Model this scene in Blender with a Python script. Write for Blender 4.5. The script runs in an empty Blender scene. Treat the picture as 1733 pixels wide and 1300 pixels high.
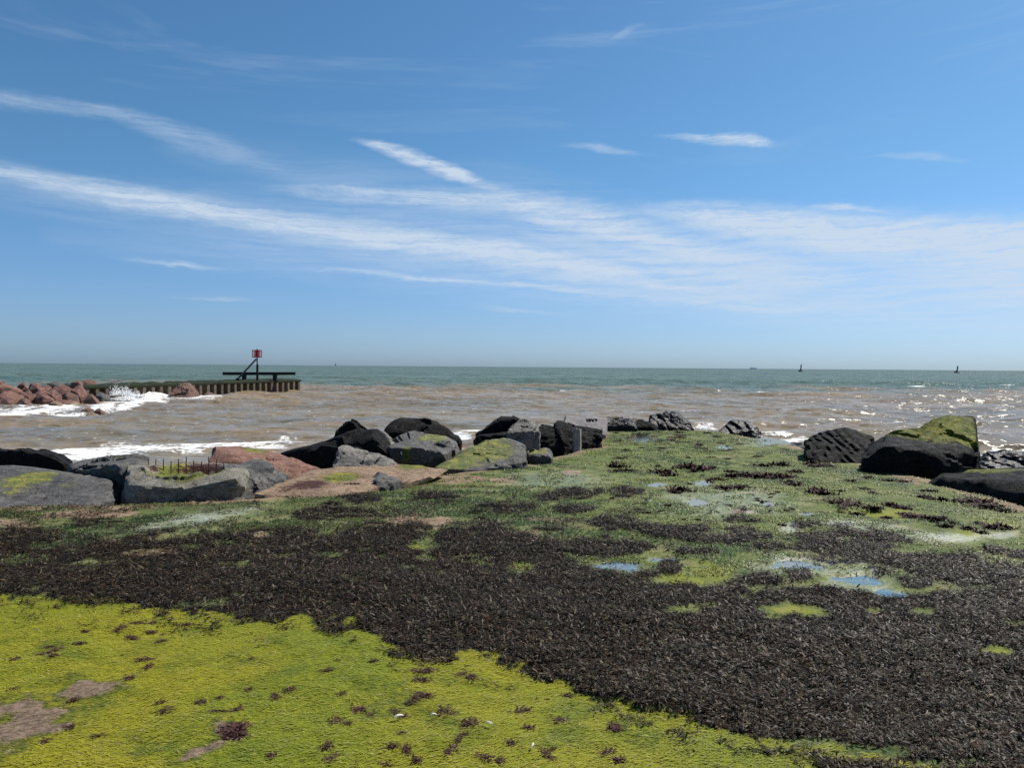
import bpy, bmesh, math, random
import numpy as np
from mathutils import Vector, Matrix
from math import radians as RAD

random.seed(7); rng = np.random.default_rng(11)
sc = bpy.context.scene
COL = sc.collection

# ------------------------------------------------------------------ camera
FPX = 1302.0; CX, CY = 866.5, 650.0; CAMZ = 3.0
PITCH = math.atan(29.2/FPX); ROLL = RAD(0.435)
FWD = np.array([0, math.cos(PITCH), -math.sin(PITCH)])
R0 = np.array([1.0, 0, 0]); U0 = np.cross(R0, FWD)
RGT = math.cos(ROLL)*R0 + math.sin(ROLL)*U0
UPV = math.cos(ROLL)*U0 - math.sin(ROLL)*R0
cam = bpy.data.cameras.new('camera'); camo = bpy.data.objects.new('camera', cam); COL.objects.link(camo)
cam.sensor_fit = 'HORIZONTAL'; cam.sensor_width = 36; cam.lens = 36*FPX/1733; cam.clip_start = .05; cam.clip_end = 60000
M = Matrix(((RGT[0], UPV[0], -FWD[0], 0), (RGT[1], UPV[1], -FWD[1], 0), (RGT[2], UPV[2], -FWD[2], CAMZ), (0, 0, 0, 1)))
camo.matrix_world = M
sc.camera = camo
sc.render.resolution_x = 1024; sc.render.resolution_y = 769

# ------------------------------------------------------------------ light, exposure
SUN_AZ, SUN_EL = 52.0, 50.0           # azimuth clockwise from the view direction (+Y)
SKY_STRENGTH, SUN_STRENGTH, EXPOSURE = 0.064, 5.0, 0.4
sun = bpy.data.lights.new('sun', 'SUN'); suno = bpy.data.objects.new('sun', sun); COL.objects.link(suno)
sun.energy = SUN_STRENGTH; sun.angle = RAD(0.53); sun.color = (1.0, .95, .87)
sd = Vector((math.sin(RAD(SUN_AZ))*math.cos(RAD(SUN_EL)), math.cos(RAD(SUN_AZ))*math.cos(RAD(SUN_EL)), math.sin(RAD(SUN_EL))))
suno.rotation_euler = sd.to_track_quat('Z', 'Y').to_euler(); suno.location = sd*60
vs = sc.view_settings; vs.view_transform = 'Standard'; vs.look = 'None'; vs.gamma = 1; vs.exposure = EXPOSURE
vs.use_curve_mapping = False
sc.render.engine = 'CYCLES'
sc.cycles.use_denoising = False
sc.cycles.max_bounces = 6
sc.cycles.sample_clamp_direct = 1.4; sc.cycles.sample_clamp_indirect = 6

# ------------------------------------------------------------------ pixel <-> place
def ray(px, py):
    return FWD + (px-CX)/FPX*RGT + (CY-py)/FPX*UPV
def at(px, py, d):
    r = ray(px, py); return np.array([0, 0, CAMZ]) + r*(d/r[1])
SLOPE = 0.0276; GZ0 = 1.4
def gp(px, py):
    r = ray(px, py); t = (CAMZ-GZ0)/(-r[2]-SLOPE*r[1]); return np.array([0, 0, CAMZ]) + r*t
def sp(px, py):
    r = ray(px, py); return np.array([0, 0, CAMZ]) + r*(CAMZ/-r[2])
def project(x, y, z):
    dz = z-CAMZ
    f = y*FWD[1]+dz*FWD[2]; f = np.where(np.abs(f) < .05, .05, f)
    a = x*RGT[0]+y*RGT[1]+dz*RGT[2]; b = x*UPV[0]+y*UPV[1]+dz*UPV[2]
    return CX+FPX*a/f, CY-FPX*b/f
def az_el(px, py):
    r = ray(px, py); return math.degrees(math.atan2(r[0], r[1])), math.degrees(math.atan2(r[2], math.hypot(r[0], r[1])))

# ------------------------------------------------------------------ noise
TAB = rng.random(65536)
def vn3(p):
    i = np.floor(p).astype(np.int64); f = p-i; f = f*f*(3-2*f)
    def h(a, b, c):
        return TAB[((i[..., 0]+a)*73856093 ^ (i[..., 1]+b)*19349663 ^ (i[..., 2]+c)*83492791) & 65535]
    fx, fy, fz = f[..., 0], f[..., 1], f[..., 2]
    def lerp(a, b, t): return a+(b-a)*t
    return lerp(lerp(lerp(h(0,0,0), h(1,0,0), fx), lerp(h(0,1,0), h(1,1,0), fx), fy),
                lerp(lerp(h(0,0,1), h(1,0,1), fx), lerp(h(0,1,1), h(1,1,1), fx), fy), fz)*2-1
def fbm3(p, o=4, g=.5):
    s = 0; a = 1; t = 0
    for k in range(o):
        s = s+a*vn3(p*(2.03**k)+k*17.3); t += a; a *= g
    return s/t
def fbm2(x, y, s, o=4, g=.5, seed=0.0):
    return fbm3(np.stack([np.asarray(x)*s, np.asarray(y)*s, np.full(np.shape(x), seed)], -1), o, g)
def ss(a, b, x):
    t = np.clip((x-a)/(b-a), 0, 1); return t*t*(3-2*t)

# ------------------------------------------------------------------ mesh helpers
def np_mesh(name, V, faces, attrs=None, smooth=True):
    me = bpy.data.meshes.new(name)
    if not isinstance(faces, list): faces = [faces]
    faces = [np.asarray(f, dtype=np.int32) for f in faces if len(f)]
    li = np.concatenate([f.ravel() for f in faces]); tot = np.concatenate([np.full(len(f), f.shape[1], np.int32) for f in faces])
    st = np.concatenate([[0], np.cumsum(tot)[:-1]]).astype(np.int32)
    me.vertices.add(len(V)); me.vertices.foreach_set('co', np.asarray(V, dtype=np.float32).ravel())
    me.loops.add(len(li)); me.loops.foreach_set('vertex_index', li)
    me.polygons.add(len(tot)); me.polygons.foreach_set('loop_start', st); me.polygons.foreach_set('loop_total', tot)
    me.polygons.foreach_set('use_smooth', np.full(len(tot), smooth))
    for k, v in (attrs or {}).items():
        v = np.asarray(v, dtype=np.float32)
        if v.ndim == 2:
            a = me.attributes.new(k, 'FLOAT_COLOR', 'POINT')
            if v.shape[1] == 3: v = np.concatenate([v, np.ones((len(v), 1), np.float32)], 1)
            a.data.foreach_set('color', v.ravel())
        else:
            a = me.attributes.new(k, 'FLOAT', 'POINT'); a.data.foreach_set('value', v)
    me.update(calc_edges=True); me.validate()
    return me
def link(name, me, mat=None, parent=None, loc=(0, 0, 0), label=None, cat=None, group=None, kind=None):
    o = bpy.data.objects.new(name, me); COL.objects.link(o)
    if me is not None and mat is not None and not me.materials: me.materials.append(mat)
    o.location = loc
    if parent: o.parent = parent
    if label: o['label'] = label
    if cat: o['category'] = cat
    if group: o['group'] = group
    if kind: o['kind'] = kind
    return o
def grid_faces(nr, nc):
    i = np.arange((nr-1)*nc).reshape(nr-1, nc)[:, :-1].ravel()
    return np.stack([i, i+1, i+nc+1, i+nc], 1)
def box_mesh(name, sx, sy, sz, c=(0, 0, 0), bevel=.02):
    bm = bmesh.new(); bmesh.ops.create_cube(bm, size=1)
    for v in bm.verts: v.co = Vector((v.co.x*sx+c[0], v.co.y*sy+c[1], v.co.z*sz+c[2]))
    if bevel: bmesh.ops.bevel(bm, geom=bm.edges[:], offset=bevel, segments=1, affect='EDGES')
    me = bpy.data.meshes.new(name); bm.to_mesh(me); bm.free(); return me
def tube_mesh(name, pts, rads, n=8, caps=True):
    pts = [Vector(p) for p in pts]; V = []; F = []
    for i, p in enumerate(pts):
        t = (pts[min(i+1, len(pts)-1)]-pts[max(i-1, 0)]).normalized()
        a = t.orthogonal().normalized() if abs(t.z) < .95 else Vector((1, 0, 0)); b = t.cross(a).normalized(); a = b.cross(t)
        for k in range(n):
            an = 2*math.pi*k/n; V.append(p+(a*math.cos(an)+b*math.sin(an))*rads[i])
    for i in range(len(pts)-1):
        for k in range(n):
            F.append((i*n+k, i*n+(k+1) % n, (i+1)*n+(k+1) % n, (i+1)*n+k))
    me = bpy.data.meshes.new(name)
    if caps: F += [tuple(range(n))[::-1], tuple(range((len(pts)-1)*n, len(pts)*n))]
    me.from_pydata(V, [], F); me.update(); return me

# ------------------------------------------------------------------ node helpers
class NB:
    def __init__(s, nt): s.nt = nt; s.n = nt.nodes; s.l = nt.links
    def put(s, sock, v):
        if v is None: return
        if isinstance(v, bpy.types.NodeSocket): s.l.new(v, sock)
        else: sock.default_value = v
    def m(s, op, a, b=None, c=None, clamp=False):
        n = s.n.new('ShaderNodeMath'); n.operation = op; n.use_clamp = clamp
        for i, v in enumerate((a, b, c)): s.put(n.inputs[i], v)
        return n.outputs[0]
    def v(s, op, a, b=None, scale=None):
        n = s.n.new('ShaderNodeVectorMath'); n.operation = op
        s.put(n.inputs[0], a)
        if b is not None: s.put(n.inputs[1], b)
        if scale is not None: s.put(n.inputs['Scale'], scale)
        return n.outputs['Value'] if op in ('DOT_PRODUCT', 'LENGTH', 'DISTANCE') else n.outputs['Vector']
    def mr(s, x, a, b, c=0., d=1., smooth=True):
        n = s.n.new('ShaderNodeMapRange'); n.interpolation_type = 'SMOOTHSTEP' if smooth else 'LINEAR'
        for k, v in zip(('Value', 'From Min', 'From Max', 'To Min', 'To Max'), (x, a, b, c, d)): s.put(n.inputs[k], v)
        return n.outputs['Result']
    def noise(s, vec, scale, detail=4., rough=.55, dist=0., col=False):
        n = s.n.new('ShaderNodeTexNoise'); s.put(n.inputs['Vector'], vec)
        for k, v in (('Scale', scale), ('Detail', detail), ('Roughness', rough), ('Distortion', dist)): s.put(n.inputs[k], v)
        return n.outputs['Color' if col else 'Fac']
    def vor(s, vec, scale, feat='F1', out='Distance'):
        n = s.n.new('ShaderNodeTexVoronoi'); n.feature = feat; s.put(n.inputs['Vector'], vec); n.inputs['Scale'].default_value = scale
        return n.outputs[out]
    def mix(s, f, a, b, mode='MIX'):
        n = s.n.new('ShaderNodeMix'); n.data_type = 'RGBA'; n.blend_type = mode
        s.put(n.inputs[0], f)
        s.put(n.inputs[6], a if not isinstance(a, tuple) else (*a, 1)); s.put(n.inputs[7], b if not isinstance(b, tuple) else (*b, 1))
        return n.outputs[2]
    def attr(s, name, col=False):
        n = s.n.new('ShaderNodeAttribute'); n.attribute_name = name; return n.outputs['Color' if col else 'Fac']
    def scalev(s, vec, sc_, rotz=0.):
        n = s.n.new('ShaderNodeMapping'); s.put(n.inputs['Vector'], vec); n.inputs['Scale'].default_value = sc_; n.inputs['Rotation'].default_value = (0, 0, rotz)
        return n.outputs[0]
    def pos(s): return s.n.new('ShaderNodeNewGeometry').outputs['Position']
    def bump(s, h, st=.5, dist=.02, nrm=None):
        n = s.n.new('ShaderNodeBump'); s.put(n.inputs['Height'], h); n.inputs['Strength'].default_value = st; n.inputs['Distance'].default_value = dist
        if nrm: s.l.new(nrm, n.inputs['Normal'])
        return n.outputs[0]
def new_mat(name):
    m = bpy.data.materials.new(name); m.use_nodes = True; nt = m.node_tree
    b = nt.nodes['Principled BSDF']; return m, NB(nt), b
def simple(name, c1, c2, rough=.8, scale=8., bump=.3, spec=.3, metallic=0., bdist=.01):
    m, N, b = new_mat(name); p = N.n.new('ShaderNodeTexCoord').outputs['Object']
    n1 = N.noise(p, scale, 6., .6); n2 = N.noise(p, scale*6, 4., .6)
    f = N.m('ADD', N.m('MULTIPLY', n1, .7), N.m('MULTIPLY', n2, .3)); f = N.mr(f, .35, .65)
    N.l.new(N.mix(f, c1, c2), b.inputs['Base Color']); b.inputs['Roughness'].default_value = rough
    b.inputs['Specular IOR Level'].default_value = spec; b.inputs['Metallic'].default_value = metallic
    if bump: N.l.new(N.bump(n2, bump, bdist), b.inputs['Normal'])
    return m

# ------------------------------------------------------------------ world: Nishita sky with cirrus
world = bpy.data.worlds.new('World'); sc.world = world; world.use_nodes = True
W = NB(world.node_tree); bg = W.n['Background']
sky = W.n.new('ShaderNodeTexSky'); sky.sky_type = 'NISHITA'; sky.sun_disc = False
sky.sun_elevation = RAD(SUN_EL); sky.sun_rotation = RAD(SUN_AZ)
sky.air_density = 1.0; sky.dust_density = 0.6; sky.ozone_density = 2.2; sky.altitude = 0
gen = W.n.new('ShaderNodeTexCoord').outputs['Generated']
sep = W.n.new('ShaderNodeSeparateXYZ'); W.l.new(gen, sep.inputs[0]); X, Y, Z = sep.outputs
az = W.m('MULTIPLY', W.m('ARCTAN2', X, Y), 57.29578)
el = W.m('MULTIPLY', W.m('ARCSINE', Z), 57.29578)
cmb = W.n.new('ShaderNodeCombineXYZ'); W.put(cmb.inputs[0], az); W.put(cmb.inputs[1], el); P0 = cmb.outputs[0]
warp = W.v('SUBTRACT', W.noise(W.scalev(P0, (.10, .45, 1)), 1., 4., .6, col=True), (.5, .5, .5))
P = W.v('ADD', P0, W.v('MULTIPLY', warp, (3.0, 1.3, 0)))
warp2 = W.v('SUBTRACT', W.noise(W.scalev(P0, (.9, 2.6, 1)), 1., 4., .65, col=True), (.5, .5, .5))
P = W.v('ADD', P, W.v('MULTIPLY', warp2, (.8, .45, 0)))
AZ0 = W.n.new('ShaderNodeSeparateXYZ'); W.l.new(P, AZ0.inputs[0]); PAZ, PEL = AZ0.outputs[0], AZ0.outputs[1]
PREV = [None]
def streak(pts):                      # pts: (px, py, halfwidth_px, opacity): a band whose height, width and strength run with azimuth
    q = [(*az_el(a, b), w/FPX*57.3, o) for a, b, w, o in pts]
    fac = W.m('MULTIPLY_ADD', PAZ, 1/160., .5)
    if PREV[0] is not None: fac = W.m('MULTIPLY_ADD', PREV[0], 1e-7, fac)   # keeps the node order serial
    n = W.n.new('ShaderNodeValToRGB'); W.put(n.inputs[0], fac); cr = n.color_ramp
    st = [(q[0][0]-1.5, q[0][1], q[0][2], 0.)]+q+[(q[-1][0]+1.5, q[-1][1], q[-1][2], 0.)]
    while len(cr.elements) < len(st): cr.elements.new(.5)
    for e_, (a_, el_, w_, o_) in zip(cr.elements, sorted(st)): e_.position = min(1, max(0, a_/160+.5)); 
    for e_, (a_, el_, w_, o_) in zip(cr.elements, sorted(st)): e_.color = (el_/40, w_/10, o_, 1)
    sp_ = W.n.new('ShaderNodeSeparateColor'); W.l.new(n.outputs[0], sp_.inputs[0])
    dist = W.m('ABSOLUTE', W.m('SUBTRACT', PEL, W.m('MULTIPLY', sp_.outputs[0], 40.)))
    f = W.mr(dist, 0., W.m('MULTIPLY', sp_.outputs[1], 10.), sp_.outputs[2], 0.)
    PREV[0] = f
    return f
def screen(a, b): return W.m('SUBTRACT', 1., W.m('MULTIPLY', W.m('SUBTRACT', 1., a), W.m('SUBTRACT', 1., b)))
cores = [
 [(-200,262,22,.3),(0,293,22,.5),(250,340,24,.85),(430,370,28,.8),(600,395,32,.8),(850,432,34,.8),(1100,475,30,.6),(1350,515,24,.4),(1560,535,18,0.)],
 [(430,318,8,.0),(560,325,16,.5),(850,340,34,.7),(1000,375,46,.8),(1150,420,42,.7),(1330,455,30,.5),(1530,485,18,0.)],
 [(1080,358,10,.15),(1180,366,32,.8),(1300,382,50,1.),(1450,398,52,1.),(1600,403,50,1.),(1900,412,54,1.),(2300,420,50,.5)],
 [(585,230,6,0.),(640,248,15,.7),(720,272,19,.95),(790,297,18,.9),(836,316,12,.25)],
 [(-150,150,20,.15),(0,168,17,.26),(190,188,17,.28),(300,228,26,.24),(420,265,26,.18),(560,310,20,0.)],
 [(1140,232,5,.25),(1200,235,11,.8),(1270,236,13,.8),(1310,246,7,.1)],
 [(975,248,6,.15),(1020,253,9,.5),(1085,262,6,.05)],
 [(1360,342,5,.1),(1430,348,10,.65),(1515,357,6,.15)],
 [(210,438,5,.05),(300,443,7,.5),(385,450,6,.05)],
 [(540,452,6,.1),(700,465,8,.5),(900,482,9,.5),(1150,505,12,.4),(1350,530,10,.05)],
 [(900,400,14,.2),(1100,440,22,.5),(1300,478,20,.5),(1480,492,12,.05)],
 [(600,390,10,.2),(800,415,16,.6),(1000,450,16,.5),(1150,478,10,0.)],
 [(320,502,4,.1),(370,505,6,.35),(425,510,4,.05)],
 [(1500,258,4,.1),(1580,262,9,.35),(1640,270,6,.0)],
 [(1030,70,4,.05),(1060,52,12,.25),(1085,40,5,.0)],
 [(820,518,5,.1),(870,526,6,.3),(960,532,5,.05)],
 [(1500,455,40,.2),(1733,470,70,.55),(2100,480,70,.4)],
]
veils = [
 [(-100,300,40,.12),(100,330,45,.22),(400,370,65,.32),(800,400,85,.45),(1100,430,105,.55),(1400,460,125,.6),(1750,480,130,.65),(2200,480,110,.4)],
 [(100,400,30,.1),(600,440,60,.28),(1000,490,70,.3),(1500,520,70,.3),(1900,520,60,.2)],
 [(300,250,40,.08),(560,300,60,.12),(850,310,50,.12),(1000,330,40,.05)],
]
core = None
for s_ in cores: f = streak(s_); core = f if core is None else screen(core, f)
veil = None
for s_ in veils: f = streak(s_); veil = f if veil is None else screen(veil, f)
fib = W.noise(W.scalev(P, (.14, 2.6, 1), RAD(7)), 1., 10., .68, .4)
fib2 = W.noise(W.scalev(P, (.45, 1.9, 1), RAD(14)), 1., 10., .72, .8)
fibm = W.m('MULTIPLY', W.mr(fib, .28, .66, .5, 1.3), W.mr(fib2, .25, .66, .55, 1.2))
wisp = W.m('MULTIPLY', W.mr(W.noise(W.scalev(P0, (.035, .30, 1), RAD(6)), 1., 7., .6, .8), .52, .80, 0., .22), W.mr(el, 2., 14.))
dens = screen(W.m('MULTIPLY', core, fibm), W.m('MULTIPLY', veil, W.mr(fib, .24, .70, .28, 1.)))
dens = W.m('MINIMUM', screen(dens, wisp), .9)
CLOUD = 8.8
tint = W.mix(W.mr(el, 0., 16.), (.66, .92, 1.43), (.62, 1.02, 1.25))   # white balance of the camera
tint = W.mix(W.mr(el, 0., 4.5), (.66, .98, 1.62), tint)
skyt = W.mix(1., sky.outputs[0], tint, 'MULTIPLY')
skyc = W.mix(dens, skyt, (CLOUD*.82, CLOUD*.96, CLOUD*1.13))
W.l.new(skyc, bg.inputs['Color']); bg.inputs['Strength'].default_value = SKY_STRENGTH

# ------------------------------------------------------------------ layout of the shore (masks)
EDGE = np.array([(-40, 9.0), (-9, 9.6), (-6.6, 9.9), (-5.1, 10.1), (-3.6, 10.9), (-2.0, 12.0), (-1.0, 14.3), (.5, 16.2), (2.2, 20.6), (3.0, 25), (3.4, 29.2),
                 (7.7, 29.5), (8.0, 24.5), (7.7, 16), (7.1, 10.3), (7.3, 8), (11, 3), (16, -25), (-40, -25)], float)
def in_poly(x, y, poly):
    c = np.zeros(np.shape(x), bool); n = len(poly)
    for i in range(n):
        x0, y0 = poly[i]; x1, y1 = poly[(i+1) % n]
        if y0 == y1: continue
        c ^= ((y0 > y) != (y1 > y)) & (x < (x1-x0)*(y-y0)/(y1-y0)+x0)
    return c
def poly_dist(x, y, pts, closed=False):
    d = np.full(np.shape(x), 1e9)
    P_ = list(pts)+([pts[0]] if closed else [])
    for (x0, y0), (x1, y1) in zip(P_[:-1], P_[1:]):
        L = (x1-x0)**2+(y1-y0)**2; t = np.clip(((x-x0)*(x1-x0)+(y-y0)*(y1-y0))/max(L, 1e-9), 0, 1)
        d = np.minimum(d, np.hypot(x-x0-t*(x1-x0), y-y0-t*(y1-y0)))
    return d
def ell(px, py, L):
    v = np.full(np.shape(px), -5.)
    for e in L:
        cx, cy, rx, ry = e[:4]; sl = e[4] if len(e) > 4 else 0.
        v = np.maximum(v, 1-np.sqrt(((px-cx)/rx)**2+((py-cy-sl*(px-cx))/ry)**2))
    return v
LIME_X = [-800,0,60,150,250,350,450,520,600,640,690,740,800,860,960,1010,1100,1200,1300,1400,1560,1733,2600]
LIME_Y = [990,1014,1016,1018,1030,1046,1046,1050,1062,1075,1104,1116,1112,1126,1152,1180,1206,1236,1264,1284,1304,1340,1500]
WTOP_X = [-800,0,100,200,300,400,500,600,700,800,900,960,1060,1200,1300,1400,1480,1550,1620,1733,2600]
WTOP_Y = [890,905,902,912,905,893,905,905,905,905,912,940,985,1012,1010,1010,1014,1020,1000,985,960]
WR = [(614,845,34,9),(738,845,40,11),(630,870,62,9),(860,862,56,9),(929,843,24,7),(977,838,42,9),(967,864,36,8),(825,887,30,10,.2),(1060,835,32,9),(1047,888,42,15),
      (1120,902,70,12),(1175,906,60,15),(1020,930,90,16),(929,897,30,4),(1133,963,24,14),(1092,976,24,8),(1022,977,18,7),(1254,880,30,9),(1220,910,85,17),(1175,936,30,7),(1289,931,42,9),
      (1372,893,30,8),(1427,918,100,24),(1514,918,36,9),(1462,946,95,13),(1583,958,105,22),(1652,975,110,24),(1355,980,28,15),(1289,987,46,11),(1202,1008,80,15),(1375,1015,90,11),
      (1549,988,30,13),(1687,931,24,7),(1728,940,24,7),(163,886,46,9),(554,872,58,11),(478,905,60,12),(60,905,60,9),(290,905,40,8),(900,925,60,12),(660,895,60,10),(1590,885,10,5),
      (1300,1300,1,1),(420,1028,60,14),(160,1018,60,9),(460,1052,22,6),(560,1066,26,9),(700,1110,40,9),(740,1118,30,8),(925,1142,26,6),(1330,1272,60,7),(1450,1292,70,10),(1540,1300,60,14)]
GAP = [(704,928,16,6),(877,964,24,9),(447,906,16,5),(190,917,22,5),(260,938,45,6),(925,1061,10,3),(1161,1039,34,9),(1335,1037,56,15),(1690,1106,40,10,.1),(1030,1035,14,3),(1000,1150,1,1),
       (560,940,18,4),(330,930,20,4),(700,978,10,3),(1430,915,12,4),(1560,1040,20,7),(1480,1037,24,6),(1720,1060,14,4),(70,925,25,5),(1210,1032,16,5),(1340,1262,60,9),(1480,1278,80,10),(1600,1298,60,8)]
POOL = [(1085,742,30,7),(1178,850,22,8),(1052,960,44,9,.02),(1350,957,62,7,.06),(1508,1006,30,9),(1300,853,16,5),(1190,817,17,5),(1107,821,20,4),(1365,868,16,4),(1120,948,34,4),(1450,980,50,9,.1),(1225,757,14,3),(1300,750,24,5)]
WET = POOL+[(345,877,72,8,-.16),(1590,911,75,9),(1335,897,20,10),(1420,885,60,10),(1230,850,120,30),(940,815,90,18),(1380,960,120,22),(1450,990,80,16),(330,880,110,16,-.16),(1480,895,70,12),(1700,905,30,7),(1300,748,50,10)]
GLARE = [(1590,911,64,8),(1337,897,16,9),(345,878,66,7,-.16),(1330,950,30,6),(1420,886,40,6),(1050,965,20,4),(1690,904,30,5)]  # whitish sun glare on the wet film, painted as pale patches
TAN = [(160,868,90,9,-.06),(20,887,36,8),(30,858,50,6),(260,938,44,6),(447,905,14,5),(190,917,20,5),(640,818,30,10),(690,885,60,14),(905,905,12,4),(885,905,14,4),(800,895,20,6),(1450,770,40,10,.3),(1500,800,60,5,.35),(1000,755,30,5),(780,812,40,8),
       (10,1232,120,42,-.3),(150,1165,60,14,-.25),(345,1270,40,9,-.45),(395,1238,26,18),(1250,868,22,3),(1335,1034,20,5),(1440,1042,16,5),(1500,1045,26,5),(930,880,30,5),(970,800,20,5),(850,815,30,5)]
LIMEX = [(1700,885,60,12,.2),(1640,905,30,10),(1500,870,60,10),(1170,985,50,14),(880,962,20,8),(705,928,14,6),(1690,1106,40,10,.1),(1580,1000,20,6),(40,915,40,6),(780,770,50,15),(1340,1036,40,10),(1200,975,50,16)]
def platform_out(x, y):
    d = poly_dist(x, y, EDGE[:-2]); return np.where(in_poly(x, y, EDGE), -d, d)
POOLW = []
for e in POOL:
    c = gp(e[0], e[1]); POOLW.append((c[0], c[1]))
def field(x, y):
    x = np.asarray(x, float); y = np.asarray(y, float)
    n1 = fbm2(x, y, 1.3, 4, .5, 3.1); n2 = fbm2(x, y, 5.0, 4, .55, 9.7); n0 = fbm2(x, y, .35, 3, .5, 1.7)
    z = GZ0-SLOPE*np.clip(y, -4, 40)
    ok = y > 1.0; yy = np.where(ok, y, 1.0)
    px, py = project(np.where(ok, x, x), yy, GZ0-SLOPE*yy)
    sy = np.clip(py-640, 20, 700)/300.   # local pixel stretch
    n3 = fbm2(x, y, 14., 3, .6, 4.4)
    jl = (n1*9+n2*13+n3*16)*sy
    lime_edge = np.interp(px, LIME_X, LIME_Y); wtop = np.interp(px, WTOP_X, WTOP_Y)
    lime = ss(-8, 8, py-lime_edge+jl)
    lime = np.where(ok, lime, 1.)
    main = ss(-6, 8, py-wtop+(n1*26+n2*14)*sy)*(1-lime)
    wv = ell(px, py, WR); wr = ss(-.25, .35, wv+(n2*.9+n3*.7)*.7)
    wr = np.maximum(main, wr*(py < lime_edge+80))
    gap = ss(-.25, .4, ell(px, py, GAP)+n2*1.0+n3*.6); wr = wr*(1-gap)
    # thin spots inside the main bed
    wr = wr*(1-.9*ss(.42, .6, fbm2(x, y, 2.2, 4, .6, 23.)+.15*(py < 960)-.25*(py > 1050)))
    wr = wr*np.where(py < 985, ss(-.30, .02, n2*.8+n3*.35+n1*.25+.10+(py-900)/400.), 1.)
    # sprinkled wrack at the upper fringe
    wr = np.maximum(wr, ss(.34, .46, n2*.7+n3*.3+n1*.3)*(py > 845)*(py < 1010)*(1-lime)*(px < 1500)*(1-gap))
    pool = ss(-.2, .5, ell(px, py, POOL)+n2*1.0+n3*.8)
    wet = ss(-.2, .5, ell(px, py, WET)+n2*.6)
    silt_glare = ss(-.4, .7, ell(px, py, GLARE)+n2*1.0+n3*.8)
    tan = ss(-.4, .55, ell(px, py, TAN)+n2*1.2+n3*.7)
    limex = ss(-.3, .8, ell(px, py, LIMEX)+n1*.5+n2*.7+n3*.5)
    out = platform_out(x, y)+n1*.25+n2*.12
    mound = wr*(1-lime)*(.010+.045*np.clip(n1+.1, 0, 1)+.018*np.clip(n2, -.2, 1))
    z = z+.025*n0+.018*n1+.008*n2+mound+lime*.012*n2+.004*n3
    z = z-pool*.034
    drop = ss(.0, 1.0, out); z = z-drop*(.5+.35*n1)-ss(.8, 2.5, out)*1.6
    return dict(z=z, lime=lime, wr=wr*(out < .2), wet=wet, silt_glare=silt_glare, tan=np.maximum(tan, ss(-.5, .1, out)*.8*(py < 870)), limex=limex, out=out, px=px, py=py, pool=pool)

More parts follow.
